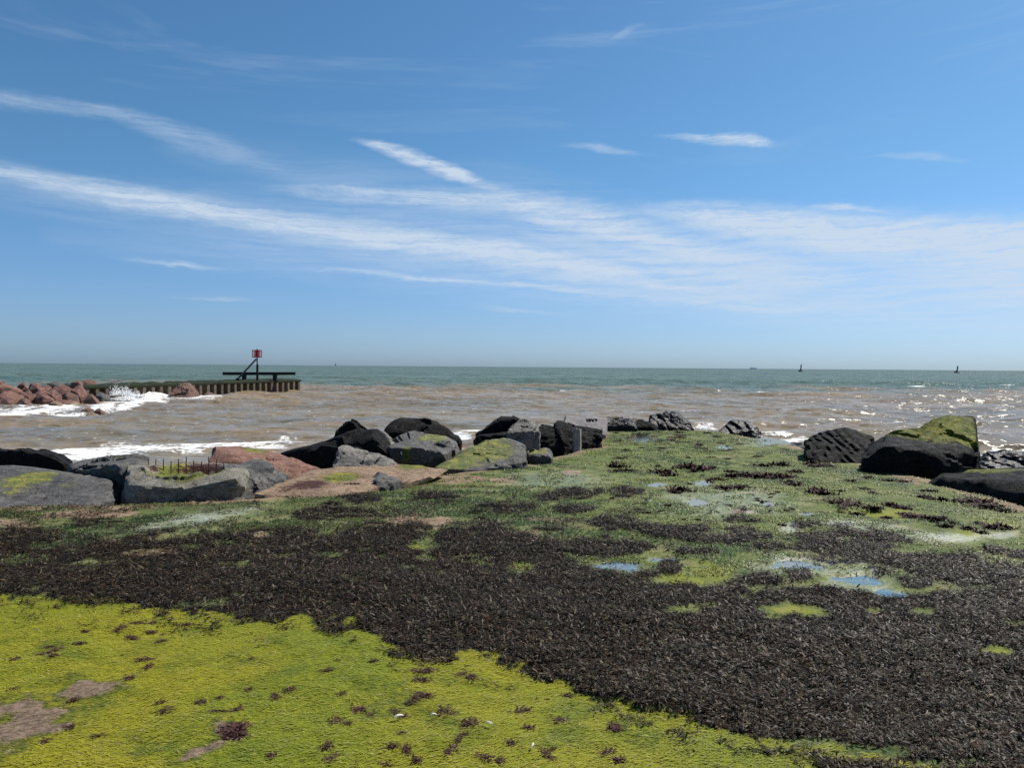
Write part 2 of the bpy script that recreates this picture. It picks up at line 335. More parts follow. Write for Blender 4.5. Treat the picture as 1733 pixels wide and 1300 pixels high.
# ------------------------------------------------------------------ ground
def make_ground():
    ys = [2.3]
    while ys[-1] < 33: ys.append(ys[-1]*1.0068)
    back = np.concatenate([np.linspace(-25, 0, 14), np.linspace(.25, 2.1, 10)])
    ys = np.concatenate([back, ys])
    u = np.concatenate([np.linspace(-4, -.82, 34), np.linspace(-.8, .8, 440), np.linspace(.82, 4, 34)])
    w = np.where(ys > 2.3, ys, 2.3+(2.3-ys)*.5)
    Xg = (u[None, :]*w[:, None]).ravel(); Yg = np.repeat(ys, len(u))
    f = field(Xg, Yg)
    me = np_mesh('ground', np.stack([Xg, Yg, f['z']], 1), grid_faces(len(ys), len(u)),
                 dict(lime=f['lime'], wr=f['wr'], wet=f['wet'], silt_glare=f['silt_glare'], tan=f['tan'], limex=f['limex']))
    return me
def ground_mat():
    m, N, b = new_mat('shore_ground'); p = N.pos()
    big = N.noise(p, 1.1, 5., .6); mid = N.noise(p, 5., 6., .65); fine = N.noise(p, 38., 5., .7); vfine = N.noise(p, 120., 3., .7)
    tan = N.mix(N.mr(mid, .3, .7), (.17, .115, .07), (.30, .21, .135)); tan = N.mix(N.mr(fine, .45, .7), tan, (.09, .065, .045))
    g1 = N.mix(N.mr(N.m('ADD', N.m('MULTIPLY', mid, .6), N.m('MULTIPLY', big, .4)), .38, .62), (.028, .062, .010), (.125, .160, .020))
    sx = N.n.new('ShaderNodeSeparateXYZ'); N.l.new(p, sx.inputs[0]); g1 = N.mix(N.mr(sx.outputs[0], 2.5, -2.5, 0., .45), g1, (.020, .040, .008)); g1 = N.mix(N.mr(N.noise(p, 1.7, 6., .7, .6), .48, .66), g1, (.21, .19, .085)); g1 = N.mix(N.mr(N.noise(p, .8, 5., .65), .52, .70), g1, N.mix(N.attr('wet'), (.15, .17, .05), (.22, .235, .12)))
    g2 = N.mix(N.mr(fine, .35, .65), N.mix(.55, g1, (.012, .02, .006)), N.mix(N.mr(N.attr('wet'), 0., 1., .18, .45, False), g1, (.34, .35, .17)))
    bare = N.mr(N.m('ADD', N.m('MULTIPLY', N.attr('tan'), .5), N.m('MULTIPLY', N.noise(p, 9., 6., .7), .9)), .52, .82)
    c = N.mix(bare, g2, tan)
    c = N.mix(N.m('MULTIPLY', N.attr('limex'), N.mr(fine, .3, .6, .4, 1.)), c, (.185, .195, .02))
    pale = N.mix(N.mr(fine, .3, .6), (.30, .33, .22), (.46, .47, .40))
    c = N.mix(N.m('MULTIPLY', N.attr('silt_glare'), N.mr(N.m('ADD', fine, N.m('MULTIPLY', mid, .5)), .5, .95, .1, .7)), c, pale)  # pale colour stands in for glare off the wet slab
    # lime mat
    pl = N.scalev(p, (10, 34, 10), RAD(12)); st = N.noise(pl, 1.6, 6., .7, .8)
    l1 = N.mix(N.mr(big, .35, .62), (.235, .215, .010), (.158, .185, .009)); l1 = N.mix(N.mr(N.noise(p, 2.6, 5., .6), .52, .70), l1, (.05, .09, .007))
    l2 = N.mix(N.mr(st, .35, .6), N.mix(.55, l1, (.06, .08, .004)), l1)
    l2 = N.mix(N.mr(N.m('ADD', N.attr('tan'), N.m('MULTIPLY', N.m('SUBTRACT', mid, .5), .8)), .12, .5), l2, N.mix(N.mr(fine, .35, .6), (.028, .040, .008), (.12, .125, .012)))
    l2 = N.mix(N.mr(N.m('ADD', N.attr('tan'), N.m('ADD', N.m('MULTIPLY', N.m('SUBTRACT', mid, .5), 1.0), N.m('MULTIPLY', N.m('SUBTRACT', fine, .5), .9))), .52, .88), l2, N.mix(N.mr(fine, .35, .65), (.085, .060, .042), (.215, .150, .105)))
    c = N.mix(N.attr('lime'), c, l2)
    wb = N.mix(N.mr(fine, .4, .7), (.006, .005, .004), (.020, .014, .009))
    c = N.mix(N.mr(N.m('ADD', N.attr('wr'), N.m('MULTIPLY', N.m('SUBTRACT', fine, .5), .8)), .4, .85), c, wb)
    N.l.new(c, b.inputs['Base Color'])
    wetm = N.m('MULTIPLY', N.attr('wet'), N.mr(mid, .35, .65, .3, 1.))
    N.l.new(N.mr(wetm, 0., 1., .85, .28, False), b.inputs['Roughness'])
    N.l.new(N.mr(wetm, 0., 1., .15, .55, False), b.inputs['Specular IOR Level'])
    hgt = N.m('ADD', N.m('MULTIPLY', fine, .6), N.m('ADD', N.m('MULTIPLY', vfine, .25), N.m('MULTIPLY', st, .12)))
    N.l.new(N.bump(hgt, .7, .02), b.inputs['Normal'])
    return m
GROUND = link('ground', make_ground(), ground_mat(), kind='structure')

# ------------------------------------------------------------------ sea
def sea_wave(x, y):
    r2 = np.random.default_rng(5); h = 0
    sp_ = y*.006
    for k in range(34):
        lam = 1.1*1.085**k; th = RAD(100)+r2.normal(0, .45)
        kx, ky = math.cos(th)*2*math.pi/lam, math.sin(th)*2*math.pi/lam
        s = np.sin(kx*x+ky*y+r2.uniform(0, 6.28)); s = s+.25*(s*s-.5)
        h = h+s*lam**.72*.0105*ss(2.2, 4.5, lam/sp_)
    mod = .65+.5*fbm2(x, y, .08, 3, .5, 40.)
    return h*mod*1.5*ss(14, 30, y)+h*mod*.8*(1-ss(14, 30, y))
FOAM = [(140,768,90,14,-.12),(90,775,60,10),(230,756,80,10),(330,755,90,9,-.03),(430,750,70,6,-.04),(485,747,34,7),(300,764,60,7),(190,768,60,9),(250,762,40,8),
        (208,670,24,12),(245,676,42,7),(200,683,50,4,-.1),(290,673,30,4),(330,672,50,4),(370,671,26,3),(230,687,70,4,-.2),(165,695,30,4),(100,688,40,6),(30,694,60,5),(110,700,60,3),(20,702,40,3),(70,697,60,5),(110,692,40,6),(175,690,26,5),
        (800,732,26,6),(775,742,20,5),(925,722,20,4),(960,716,20,3),(1195,722,22,6),(1308,741,26,4),(1345,747,26,3),(560,757,10,4),(460,757,30,3),(1150,716,20,4),(1690,756,14,3)]
r3 = random.Random(3)
for i in range(12):
    FOAM.append((560+r3.random()*1150, 656+r3.gauss(0, 1.6)+(i % 3 == 0)*r3.random()*7, 5+r3.random()*14, .35+r3.random()*.4))
def make_sea():
    ys = [9.0]
    while ys[-1] < 200: ys.append(ys[-1]*1.0052)
    while ys[-1] < 15000: ys.append(ys[-1]*1.035)
    ys = np.array(ys); u = np.concatenate([np.linspace(-4, -.84, 26), np.linspace(-.82, .82, 340), np.linspace(.84, 4, 26)])
    Xg = (u[None, :]*ys[:, None]).ravel(); Yg = np.repeat(ys, len(u))
    z = sea_wave(Xg, Yg); px, py = project(Xg, Yg, 0*Xg)
    n1 = fbm2(Xg, Yg, .5, 4, .6, 2.); n2 = fbm2(Xg, Yg, 1.6, 4, .6, 6.); n0 = fbm2(Xg, Yg, .06, 3, .5, 8.)
    fo = ss(-.25, .6, ell(px, py, FOAM)+n1*.5+n2*.35)
    edge = np.interp(px, [-500, 0, 300, 511, 620, 900, 1200, 1733, 2400], [652, 654, 652, 652, 655, 657, 659, 662, 665])
    silt_glare = ss(-7, 6, py-edge+n0*11+n1*3)*(.78+.22*ss(-.4, .3, n0+.5*n1))
    br = ell(px, py, [(218, 668, 34, 12), (255, 673, 36, 8)]); z = z+ss(-.1, .9, br)*(.35+.35*n2)
    return np_mesh('sea', np.stack([Xg, Yg, z], 1), grid_faces(len(ys), len(u)), dict(foam=fo, silt_glare=silt_glare))
def sea_mat():
    m, N, b = new_mat('sea_water'); p = N.pos()
    silt_glare = N.attr('silt_glare'); sepn = N.n.new('ShaderNodeSeparateXYZ'); N.l.new(p, sepn.inputs[0]); yy = sepn.outputs[1]
    pat = N.noise(N.scalev(p, (.05, .14, 1)), 1., 5., .6)
    brown = N.mix(N.mr(pat, .35, .65), (.176, .138, .092), (.246, .178, .103))
    teal = N.mix(N.mr(N.noise(N.scalev(p, (.01, .03, 1)), 1., 5., .6), .35, .65), (.062, .100, .086), (.085, .122, .096))
    c = N.mix(silt_glare, teal, brown)
    pf = N.scalev(p, (1., 1.6, 1.)); f1 = N.noise(pf, 2.2, 6., .68, .6); f2 = N.vor(N.v('ADD', p, N.v('SCALE', N.noise(p, 2., 3., col=True), scale=.7)), 2.4, 'DISTANCE_TO_EDGE')
    lace = N.mr(f2, .0, .18, 1., 0.)
    th = N.m('ADD', N.attr('foam'), N.m('MULTIPLY', N.m('SUBTRACT', f1, .5), 2.6))
    fm = N.m('MAXIMUM', N.mr(th, .6, 1.05), N.m('MULTIPLY', N.mr(th, .2, .55), N.m('MULTIPLY', lace, .85)))
    c = N.mix(fm, c, (.80, .80, .78)); N.l.new(c, b.inputs['Base Color'])
    N.l.new(N.mr(fm, 0., 1., .15, .9, False), b.inputs['Roughness']); b.inputs['IOR'].default_value = 1.33
    farm = N.mr(yy, 50., 160.); N.l.new(N.m('MULTIPLY', N.mr(fm, 0., 1., 1., .2, False), N.mr(farm, 0., 1., .42, .14, False)), b.inputs['Specular IOR Level'])
    # ripples as a perturbed normal (stays rough all the way to the horizon)
    a1 = N.v('SUBTRACT', N.noise(N.scalev(p, (.9, 1.5, 1)), 1., 2., .5, .4, col=True), (.5, .5, .5))
    a2 = N.v('SUBTRACT', N.noise(N.scalev(p, (2.6, 4.2, 1)), 1., 4., .6, .4, col=True), (.5, .5, .5))
    a3 = N.v('SUBTRACT', N.noise(N.scalev(p, (.12, .3, 1)), 1., 4., .6, .4, col=True), (.5, .5, .5))
    sl = N.v('ADD', N.v('MULTIPLY', a1, (.9, 1.7, 0)), N.v('MULTIPLY', a2, (.9, 1.7, 0)))
    far = N.mr(yy, 60., 300.); sl = N.v('ADD', sl, N.v('MULTIPLY', N.v('SCALE', a3, scale=far), (.8, 2.2, 0)))
    geo = N.n.new('ShaderNodeNewGeometry').outputs['Normal']
    nn = N.v('NORMALIZE', N.v('ADD', geo, sl)); N.l.new(nn, b.inputs['Normal'])
    df = N.n.new('ShaderNodeBsdfDiffuse'); N.l.new(c, df.inputs['Color']); N.l.new(nn, df.inputs['Normal'])   # light scattered back by the suspended silt
    mx = N.n.new('ShaderNodeMixShader'); N.l.new(N.mr(farm, 0., 1., .20, .60, False), mx.inputs[0]); N.l.new(b.outputs[0], mx.inputs[1]); N.l.new(df.outputs[0], mx.inputs[2])
    N.l.new(mx.outputs[0], N.n['Material Output'].inputs['Surface'])
    return m
link('sea', make_sea(), sea_mat(), kind='structure')
bed = np_mesh('seabed', [(-3000, -60, -2.2), (3000, -60, -2.2), (3000, 400, -2.2), (-3000, 400, -2.2)], np.array([[0, 1, 2, 3]]))
link('seabed', bed, simple('seabed_mud', (.08, .06, .04), (.12, .09, .06)), kind='structure')

# ------------------------------------------------------------------ pools standing on the platform
pool_mat, N, b = new_mat('still_water')
fr = N.n.new('ShaderNodeFresnel'); fr.inputs['IOR'].default_value = 1.33
gl = N.n.new('ShaderNodeBsdfGlossy'); gl.inputs['Roughness'].default_value = .08; gl.inputs['Color'].default_value = (.74, .65, .52, 1); tr = N.n.new('ShaderNodeBsdfTransparent'); tr.inputs['Color'].default_value = (.62, .68, .62, 1)
bn = N.bump(N.noise(N.pos(), 9., 3.), .08, .03); N.l.new(bn, gl.inputs['Normal']); mx = N.n.new('ShaderNodeMixShader')
N.l.new(fr.outputs[0], mx.inputs[0]); N.l.new(tr.outputs[0], mx.inputs[1]); N.l.new(gl.outputs[0], mx.inputs[2]); N.l.new(mx.outputs[0], N.n['Material Output'].inputs['Surface'])
for e in POOL:
    if e[2] < 3: continue
    c = gp(e[0], e[1]); n = 40; V = [(0, 0, 0)]
    sl = e[4] if len(e) > 4 else 0
    for k in range(n):
        a = 2*math.pi*k/n; rr = 1.45+.16*math.sin(3*a+c[0])+.08*math.sin(7*a+c[1]*3)
        q = gp(e[0]+e[2]*rr*math.cos(a), e[1]+(e[3]*rr*math.sin(a))+sl*e[2]*rr*math.cos(a)); V.append(tuple(q-c))
    f = field(np.array([c[0]+v[0] for v in V]), np.array([c[1]+v[1] for v in V]))
    # the film of water follows the shallow dish of the slab
    hz = float(f['z'][0])
    V = [(v[0], v[1], .020-SLOPE*v[1]*.95) for i, v in enumerate(V)]
    me = bpy.data.meshes.new('puddle'); me.from_pydata(V, [], [(0, 1+k, 1+(k+1) % n) for k in range(n)]); me.update()
    link('puddle', me, pool_mat, loc=(c[0], c[1], hz), kind='structure')

# ------------------------------------------------------------------ seaweeds: bladder wrack, lime mat, green turf
def scatter(n, y0, y1, umax, g):
    """points in the fan before the camera; density per square metre falls as y**-g"""
    e = 2-g; r = rng.random(n)
    y = (y0**e+r*(y1**e-y0**e))**(1/e) if abs(e) > 1e-6 else y0*(y1/y0)**r
    return y*(rng.random(n)*2-1)*umax, y
def sides(x, y, n, y0, y1, u0, u1, g):
    """the same growth, sparser, carried on to both sides of the view"""
    xs, yy = scatter(n, y0, y1, 1., g); u = xs/yy; xs = np.sign(u)*(u0+np.abs(u)*(u1-u0))*yy
    return np.concatenate([x, xs]), np.concatenate([y, yy])
def blade_mat(name, rough, spec, trans=0.):
    m, N, b = new_mat(name); N.l.new(N.attr('col', True), b.inputs['Base Color'])
    b.inputs['Roughness'].default_value = rough; b.inputs['Specular IOR Level'].default_value = spec
    return m
def wrack_mesh(x, y, z, size, flow, col, fork):
    n = len(x); r = rng.random
    a = flow+rng.normal(0, 1.5, n); dx, dy = np.cos(a), np.sin(a); nx, ny = -dy, dx
    L = size*(.6+.8*r(n)**1.5); Wd = L*(.14+.10*r(n)); tilt = rng.normal(.06, .22, n); roll = rng.normal(0, .4, n); cup = rng.normal(-.04, .08, n)
    def P_(s, t, h):       # along, across, extra height (all relative to L)
        zz = z+L*(s*tilt+h+t*roll*.8)
        return np.stack([x+L*(dx*s+nx*t), y+L*(dy*s+ny*t), zz], 1)
    w = Wd/L; bend = rng.normal(0, .2, n); fk = .06+.16*r(n)
    b0 = P_(0*w, 0*w, 0*w); ml = P_(.45+0*w, -w*.55+bend, .05+cup); mr = P_(.45+0*w, w*.55+bend, .05+cup); c = P_(.55+0*w, bend, .06+cup)
    e1, e2 = .9+.15*r(n), .9+.15*r(n)
    l1 = P_(e1, -fk-w*.35+bend*2, cup*3-.02); l2 = P_(e1+.05, -fk+w*.45+bend*2, cup*3)
    q1 = P_(e2+.05, fk-w*.45+bend*2, cup*3); q2 = P_(e2, fk+w*.35+bend*2, cup*3-.02)
    if not fork:
        e = .85+.2*r(n); t1 = P_(e, -w*.3+bend*2, cup*3-.02); t2 = P_(e, w*.3+bend*2, cup*3)
        V = np.stack([b0, ml, mr, t1, t2], 1).reshape(-1, 3); i = (np.arange(n)*5)[:, None]
        return V, i+np.array([[0, 2, 1]]), i+np.array([[1, 2, 4, 3]]), np.repeat(col, 5, 0)
    V = np.stack([b0, ml, mr, c, l1, l2, q1, q2], 1).reshape(-1, 3)
    i = (np.arange(n)*8)[:, None]
    T = i+np.array([[0, 2, 1]]); Q = np.concatenate([i+np.array([[1, 3, 5, 4]]), i+np.array([[3, 2, 7, 6]])])
    T2 = i+np.array([[1, 2, 3]])
    return V, np.concatenate([T, T2]), Q, np.repeat(col, 8, 0)
def make_wrack():
    x, y = scatter(850000, 3.0, 17., .72, 1.25); x, y = sides(x, y, 170000, 2.6, 12., .715, 1.45, .9)
    f = field(x, y); lim_e = (f['lime'] > .5)*ss(60, 5, f['py']-np.interp(f['px'], LIME_X, LIME_Y))*ss(.05, .4, fbm2(x, y, 9., 3, .6, 61.))*.6
    spr = ss(-.15, .5, fbm2(x, y, 4.5, 4, .65, 83.)+.35*fbm2(x, y, 1.2, 3, .5, 87.))*ss(1250, 950, f['px'])*ss(800, 870, f['py'])*(f['lime'] < .4)*(f['out'] < 0)*.55
    keep = (rng.random(len(x)) < np.maximum(np.maximum(ss(.2, .95, f['wr']), lim_e), spr)) & (f['pool'] < .3)
    x, y, z = x[keep], y[keep], f['z'][keep]; py = f['py'][keep]
    n = len(x); size = .027*(y/3.5)**.5*np.where(np.abs(x/y) > .72, 1.75, 1.)
    flow = 2.2*fbm2(x, y, .7, 3, .5, 55.)*math.pi
    k = rng.random(n)[:, None]; b_ = rng.random(n)[:, None]
    patch = ss(-.1, .5, fbm2(x, y, 1.8, 3, .5, 71.))[:, None]
    col = np.array([.0045, .0035, .0025])*(1-k**2)+np.array([.050, .029, .013])*k**2
    col = np.where(b_ < .08+.12*patch, np.array([.060, .030, .012])*(.4+k), col)
    col = np.where(b_ > .87, np.array([.13, .094, .056])*(.4+.7*k), col); col = np.where((b_ > .78) & (b_ < .86), np.array([.040, .044, .015])*(.5+k), col)
    z = z+rng.random(n)**1.4*.020*(y/4)**.3
    print('wrack', n); 
    sel = (y < 5.2) & (rng.random(n) < .6); parts = [wrack_mesh(x[m_], y[m_], z[m_], size[m_], flow[m_], col[m_], fk) for m_, fk in ((sel, True), (~sel, False))]
    n0 = len(parts[0][0])
    return np_mesh('wrack', np.concatenate([parts[0][0], parts[1][0]]), [np.concatenate([parts[0][1], parts[1][1]+n0]), np.concatenate([parts[0][2], parts[1][2]+n0])], dict(col=np.concatenate([parts[0][3], parts[1][3]])), smooth=False)
WRACK_MAT = blade_mat('wrack_frond', .46, .09)
link('bladder_wrack', make_wrack(), WRACK_MAT, kind='stuff', label='dark brown bladder wrack covering the slab in a thick glossy carpet', cat='seaweed')

def strands(x, y, z, L, wid, ang, rise, col):
    n = len(x); dx, dy = np.cos(ang), np.sin(ang)
    b0 = np.stack([x-dy*wid, y+dx*wid, z-.003], 1); b1 = np.stack([x+dy*wid, y-dx*wid, z-.003], 1)
    cv = rng.normal(0, .25, n)
    m0 = np.stack([x+dx*L*.5-dy*(wid+cv*L*.3), y+dy*L*.5+dx*(wid+cv*L*.3), z+rise], 1)
    m1 = np.stack([x+dx*L*.5+dy*(wid-cv*L*.3), y+dy*L*.5-dx*(wid-cv*L*.3), z+rise], 1)
    t = np.stack([x+dx*L-dy*cv*L*.8, y+dy*L+dx*cv*L*.8, z+rise*.25], 1)
    V = np.stack([b0, b1, m0, m1, t], 1).reshape(-1, 3); i = (np.arange(n)*5)[:, None]
    return np_mesh('strands', V, [i+np.array([[2, 3, 4]]), i+np.array([[0, 1, 3, 2]])], dict(col=np.repeat(col, 5, 0)), smooth=True)
def make_lime():
    x, y = scatter(290000, 2.9, 7.0, .78, 1.3); x, y = sides(x, y, 70000, 2.4, 7., .775, 1.45, .9); f = field(x, y)
    keep = (f['lime'] > .5) & (rng.random(len(x)) > f['tan']*.96) & (rng.random(len(x)) < .75)
    x, y, z = x[keep], y[keep], f['z'][keep]; n = len(x)
    ang = .25+.9*fbm2(x, y, 1.1, 3, .5, 33.)+rng.normal(0, .35, n)+np.where(rng.random(n) < .5, math.pi, 0)
    g = ss(.0, .45, fbm2(x, y, 1.0, 4, .5, 12.)*1.3)[:, None]; d = ss(.12, .5, fbm2(x, y, 3.2, 4, .55, 77.))[:, None]
    k = rng.random(n)[:, None]
    col = (np.array([.262, .240, .012])*(1-g)+np.array([.165, .195, .010])*g)*(.80+.32*k)
    ol = ss(.0, .5, fbm2(x, y, .55, 3, .5, 123.))[:, None]; col = col*(1-.75*d)+np.array([.042, .085, .006])*.75*d; col = col*(1-.35*ol)+np.array([.17, .135, .02])*.35*ol
    u_ = rng.random(n)[:, None]
    col = np.where(u_ > .98, np.array([.34, .31, .15]), col); col = np.where(u_ < .035, np.array([.09, .075, .02]), col)
    tn = ss(.05, .45, f['tan'][keep])[:, None]; col = col*(1-.7*tn)+np.array([.05, .065, .008])*.7*tn
    sel = (f['py'][keep] > 1180)[:, None]; col = np.where(sel & (u_ > .93), np.array([.31, .27, .09]), col)
    print('lime', n); return strands(x, y, z, .02+.04*rng.random(n), .0010+.0012*rng.random(n), ang, .0015+.0045*rng.random(n), col)
ALGA_MAT = blade_mat('algae_strand', .6, .25)
link('lime_algae', make_lime(), ALGA_MAT, kind='stuff', label='bright lime green hair algae matting the near slab', cat='algae')
def make_green():
    x, y = scatter(620000, 6.5, 30., .70, 1.5); x, y = sides(x, y, 90000, 6., 20., .70, 1.1, 1.2); f = field(x, y)
    keep = (f['lime'] < .4) & (f['wr'] < .5) & (f['out'] < .15) & (f['pool'] < .25) & (rng.random(len(x)) > f['tan']*.75) & (rng.random(len(x)) > f['silt_glare']*.8)
    x, y, z = x[keep], y[keep], f['z'][keep]; n = len(x); lx = f['limex'][keep][:, None]; wt = f['wet'][keep]
    den = fbm2(x, y, 3.0, 4, .6, 91.)+.5*fbm2(x, y, .8, 3, .5, 19.)
    k2 = rng.random(n) < ss(-.25, .35, den)*.85; x, y, z, lx, den, wt = x[k2], y[k2], z[k2], lx[k2], den[k2], wt[k2][:, None]; n = len(x)
    k = rng.random(n)[:, None]; g = ss(-.35, .35, fbm2(x, y, .9, 4, .55, 29.))[:, None]
    col = np.array([.022, .078, .008])*(1-g)+np.array([.140, .185, .020])*g
    col = col*(.5+.8*k); col = col*(1-.7*lx)+np.array([.19, .205, .018])*.7*lx
    u_ = rng.random(n)[:, None]; col = np.where(u_ < .16, np.array([.035, .018, .010]), col); col = np.where(u_ > .95-.22*wt, np.array([.34, .35, .15]), col)
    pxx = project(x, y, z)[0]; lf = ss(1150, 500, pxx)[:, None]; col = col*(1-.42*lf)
    cl = ss(.15, .45, fbm2(x, y, 2.6, 4, .6, 47.))[:, None]; col = np.where((u_ > .3) & (u_ < .3+.42*cl), np.array([.036, .016, .011])*(.5+k), col)
    ang = rng.random(n)*6.283; s = (y/10)**.5
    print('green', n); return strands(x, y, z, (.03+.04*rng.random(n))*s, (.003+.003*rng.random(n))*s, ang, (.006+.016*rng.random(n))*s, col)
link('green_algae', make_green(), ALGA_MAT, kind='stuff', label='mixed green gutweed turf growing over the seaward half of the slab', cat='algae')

# ------------------------------------------------------------------ red weed tufts (individuals)
def tuft_mesh(seed, n=150, base=(.026, .0055, .007), sprd=.38):
    r = np.random.default_rng(seed); V = []; F = []; C = []
    for k in range(n):
        a = r.uniform(0, 6.283); e = r.uniform(.05, 1.0); l = r.uniform(.4, .8); w = r.uniform(.05, .11); o = r.normal(0, sprd, 2)
        d = np.array([math.cos(a)*math.cos(e), math.sin(a)*math.cos(e), math.sin(e)*.75]); s = np.array([-math.sin(a), math.cos(a), 0])
        b_ = np.array([o[0], o[1], -.08]); i = len(V)
        V += [b_-s*w*.5, b_+s*w*.5, b_+d*l*.55-s*w, b_+d*l*.55+s*w, b_+d*l+s*r.normal(0, .12)+np.array([0, 0, -.12*r.random()])]
        F += [(i, i+1, i+3, i+2), (i+2, i+3, i+4)]
        c = np.array(base)*r.uniform(.3, 1.4) if r.random() > .15 else np.array(base)*2.2; C += [c]*5
    V = np.array(V)
    Q = [f for f in F if len(f) == 4]; T = [f for f in F if len(f) == 3]
    return np_mesh('tuft', V, [np.array(Q), np.array(T)], dict(col=np.array(C)), smooth=False)
TUFT_MAT = blade_mat('red_weed', .7, .12)
tufts = [tuft_mesh(100+i) for i in range(6)]
brown = [tuft_mesh(300+i, 120, (.050, .022, .019), .5) for i in range(6)]
for t in tufts+brown: t.materials.append(TUFT_MAT)
r4 = random.Random(21)
def tuft(px, py, rpx, label, group, flat=1.15, kinds=None):
    g = gp(px, py); f = field(np.array([g[0]]), np.array([g[1]])); s = rpx/FPX*g[1]
    o = link('seaweed_tuft', r4.choice(kinds or tufts), None, loc=(g[0], g[1], float(f['z'][0])+.004), label=label, cat='seaweed', group=group)
    o.rotation_euler = (0, 0, r4.random()*6.28); s *= 1.25; o.scale = (s*(.75+.9*r4.random()**2), s*(.7+.5*r4.random()), s*flat*(.8+.4*r4.random()))
far_big = [(1165,793,20),(1045,790,16),(1052,798,12),(1120,800,15),(1130,806,14),(1185,797,16),(1198,794,12),(1150,832,18),(1142,836,9),(1240,807,14),(1262,806,16),(1290,808,20),(1310,810,17),(1330,808,14),
 (1225,828,13),(1245,829,14),(1258,826,10),(1345,800,14),(1337,818,12),(1348,822,11),(1380,834,16),(1395,837,13),(1290,790,13),(1320,788,12),(1375,786,14),(1395,790,12),(1400,782,10),(1430,776,9),(1420,853,17),(1440,858,15),(1428,850,12),
 (1420,833,9),(1450,872,11),(1475,868,11),(1382,792,9),(1510,857,14),(1528,861,12),(1548,876,15),(1570,880,14),(1590,884,11),(1530,872,8),(1640,896,14),(1660,902,12),(1690,895,14),(1655,888,8),(1600,893,12),(1615,888,9),
 (1640,850,15),(1660,853,17),(1680,860,15),(1700,866,13),(1665,858,11),(1565,843,10),(1595,848,12),(1570,833,8),(1505,815,8),(1530,817,9),(1478,836,7),(1440,816,9),(1470,810,8),(1462,828,7),
 (1385,890,5),(1355,880,5),(1350,905,6),(1325,890,6),(1215,813,10),(1240,800,8)]
for a in far_big:
    tuft(a[0], a[1], a[2]*1.2, 'larger dark red seaweed tuft dotting the green slab towards the right boulders', 'dark red tufts on the right of the green slab')
for i in range(90):
    px = r4.uniform(1030, 1650); py = 760+r4.random()**1.3*120
    if py < 733+(px-1200)*.30+14 or py > 890: continue
    tuft(px, py, r4.uniform(3.5, 8), 'small dark red seaweed tuft scattered between the larger tufts on the green slab', 'small red tufts on the green slab')
for i in range(60):
    px = r4.uniform(1035, 1340); py = r4.uniform(731, 765)
    if py < 733+(px-1200)*.16: continue
    tuft(px, py, r4.uniform(4, 9), 'dark red seaweed tuft along the seaward end of the slab', 'red tufts at the far edge of the slab', .8)
near = [(27,1115,11),(22,1168,11),(70,1107,9),(95,1102,11),(85,1093,9),(92,1112,8),(135,1091,9),(145,1070,8),(205,1066,11),(233,1057,10),(256,1058,8),(275,1075,6),(255,1071,8),(272,1088,7),(315,1060,11),(225,1080,10),(245,1120,10),(252,1131,9),(219,1149,10),(125,1185,10),
 (272,1189,10),(286,1205,12),(340,1192,11),(368,1208,10),(372,1184,8),(400,1204,9),(420,1171,10),(490,1169,11),(466,1181,9),(427,1118,8),(552,1137,8),(571,1121,7),(577,1177,9),(567,1222,11),(590,1227,10),(555,1265,16),(562,1285,14),(460,1280,10),(118,1232,10),(165,1244,9),(75,1256,9),
 (608,1203,12),(628,1213,8),(670,1208,8),(682,1217,9),(757,1212,13),(698,1192,10),(718,1181,12),(705,1185,9),(795,1233,12),(786,1251,9),(776,1260,9),(765,1277,11),(680,1248,8),(688,1275,11),(705,1292,15),(665,1270,12),(655,1297,12),(823,1290,12),(848,1297,9),(865,1266,12),(895,1237,14),(949,1223,13),(885,1207,13),
 (925,1286,12),(935,1275,8),(1043,1233,9),(1040,1240,10),(1030,1277,12),(1048,1290,11),(718,1137,14),(715,1153,12),(798,1152,8),(780,1146,7),(660,1088,10),(692,1103,9),(632,1123,8),(395,1236,20),(405,1245,18),(388,1246,16),(400,1228,14),(1090,1229,6),(960,1179,8),(1065,1170,7),(1100,1230,6)]
for a in near:
    tuft(a[0], a[1], a[2]*.85, 'small purple brown seaweed tuft lying on the lime green mat in the foreground', 'tufts on the lime green mat', .8, brown)

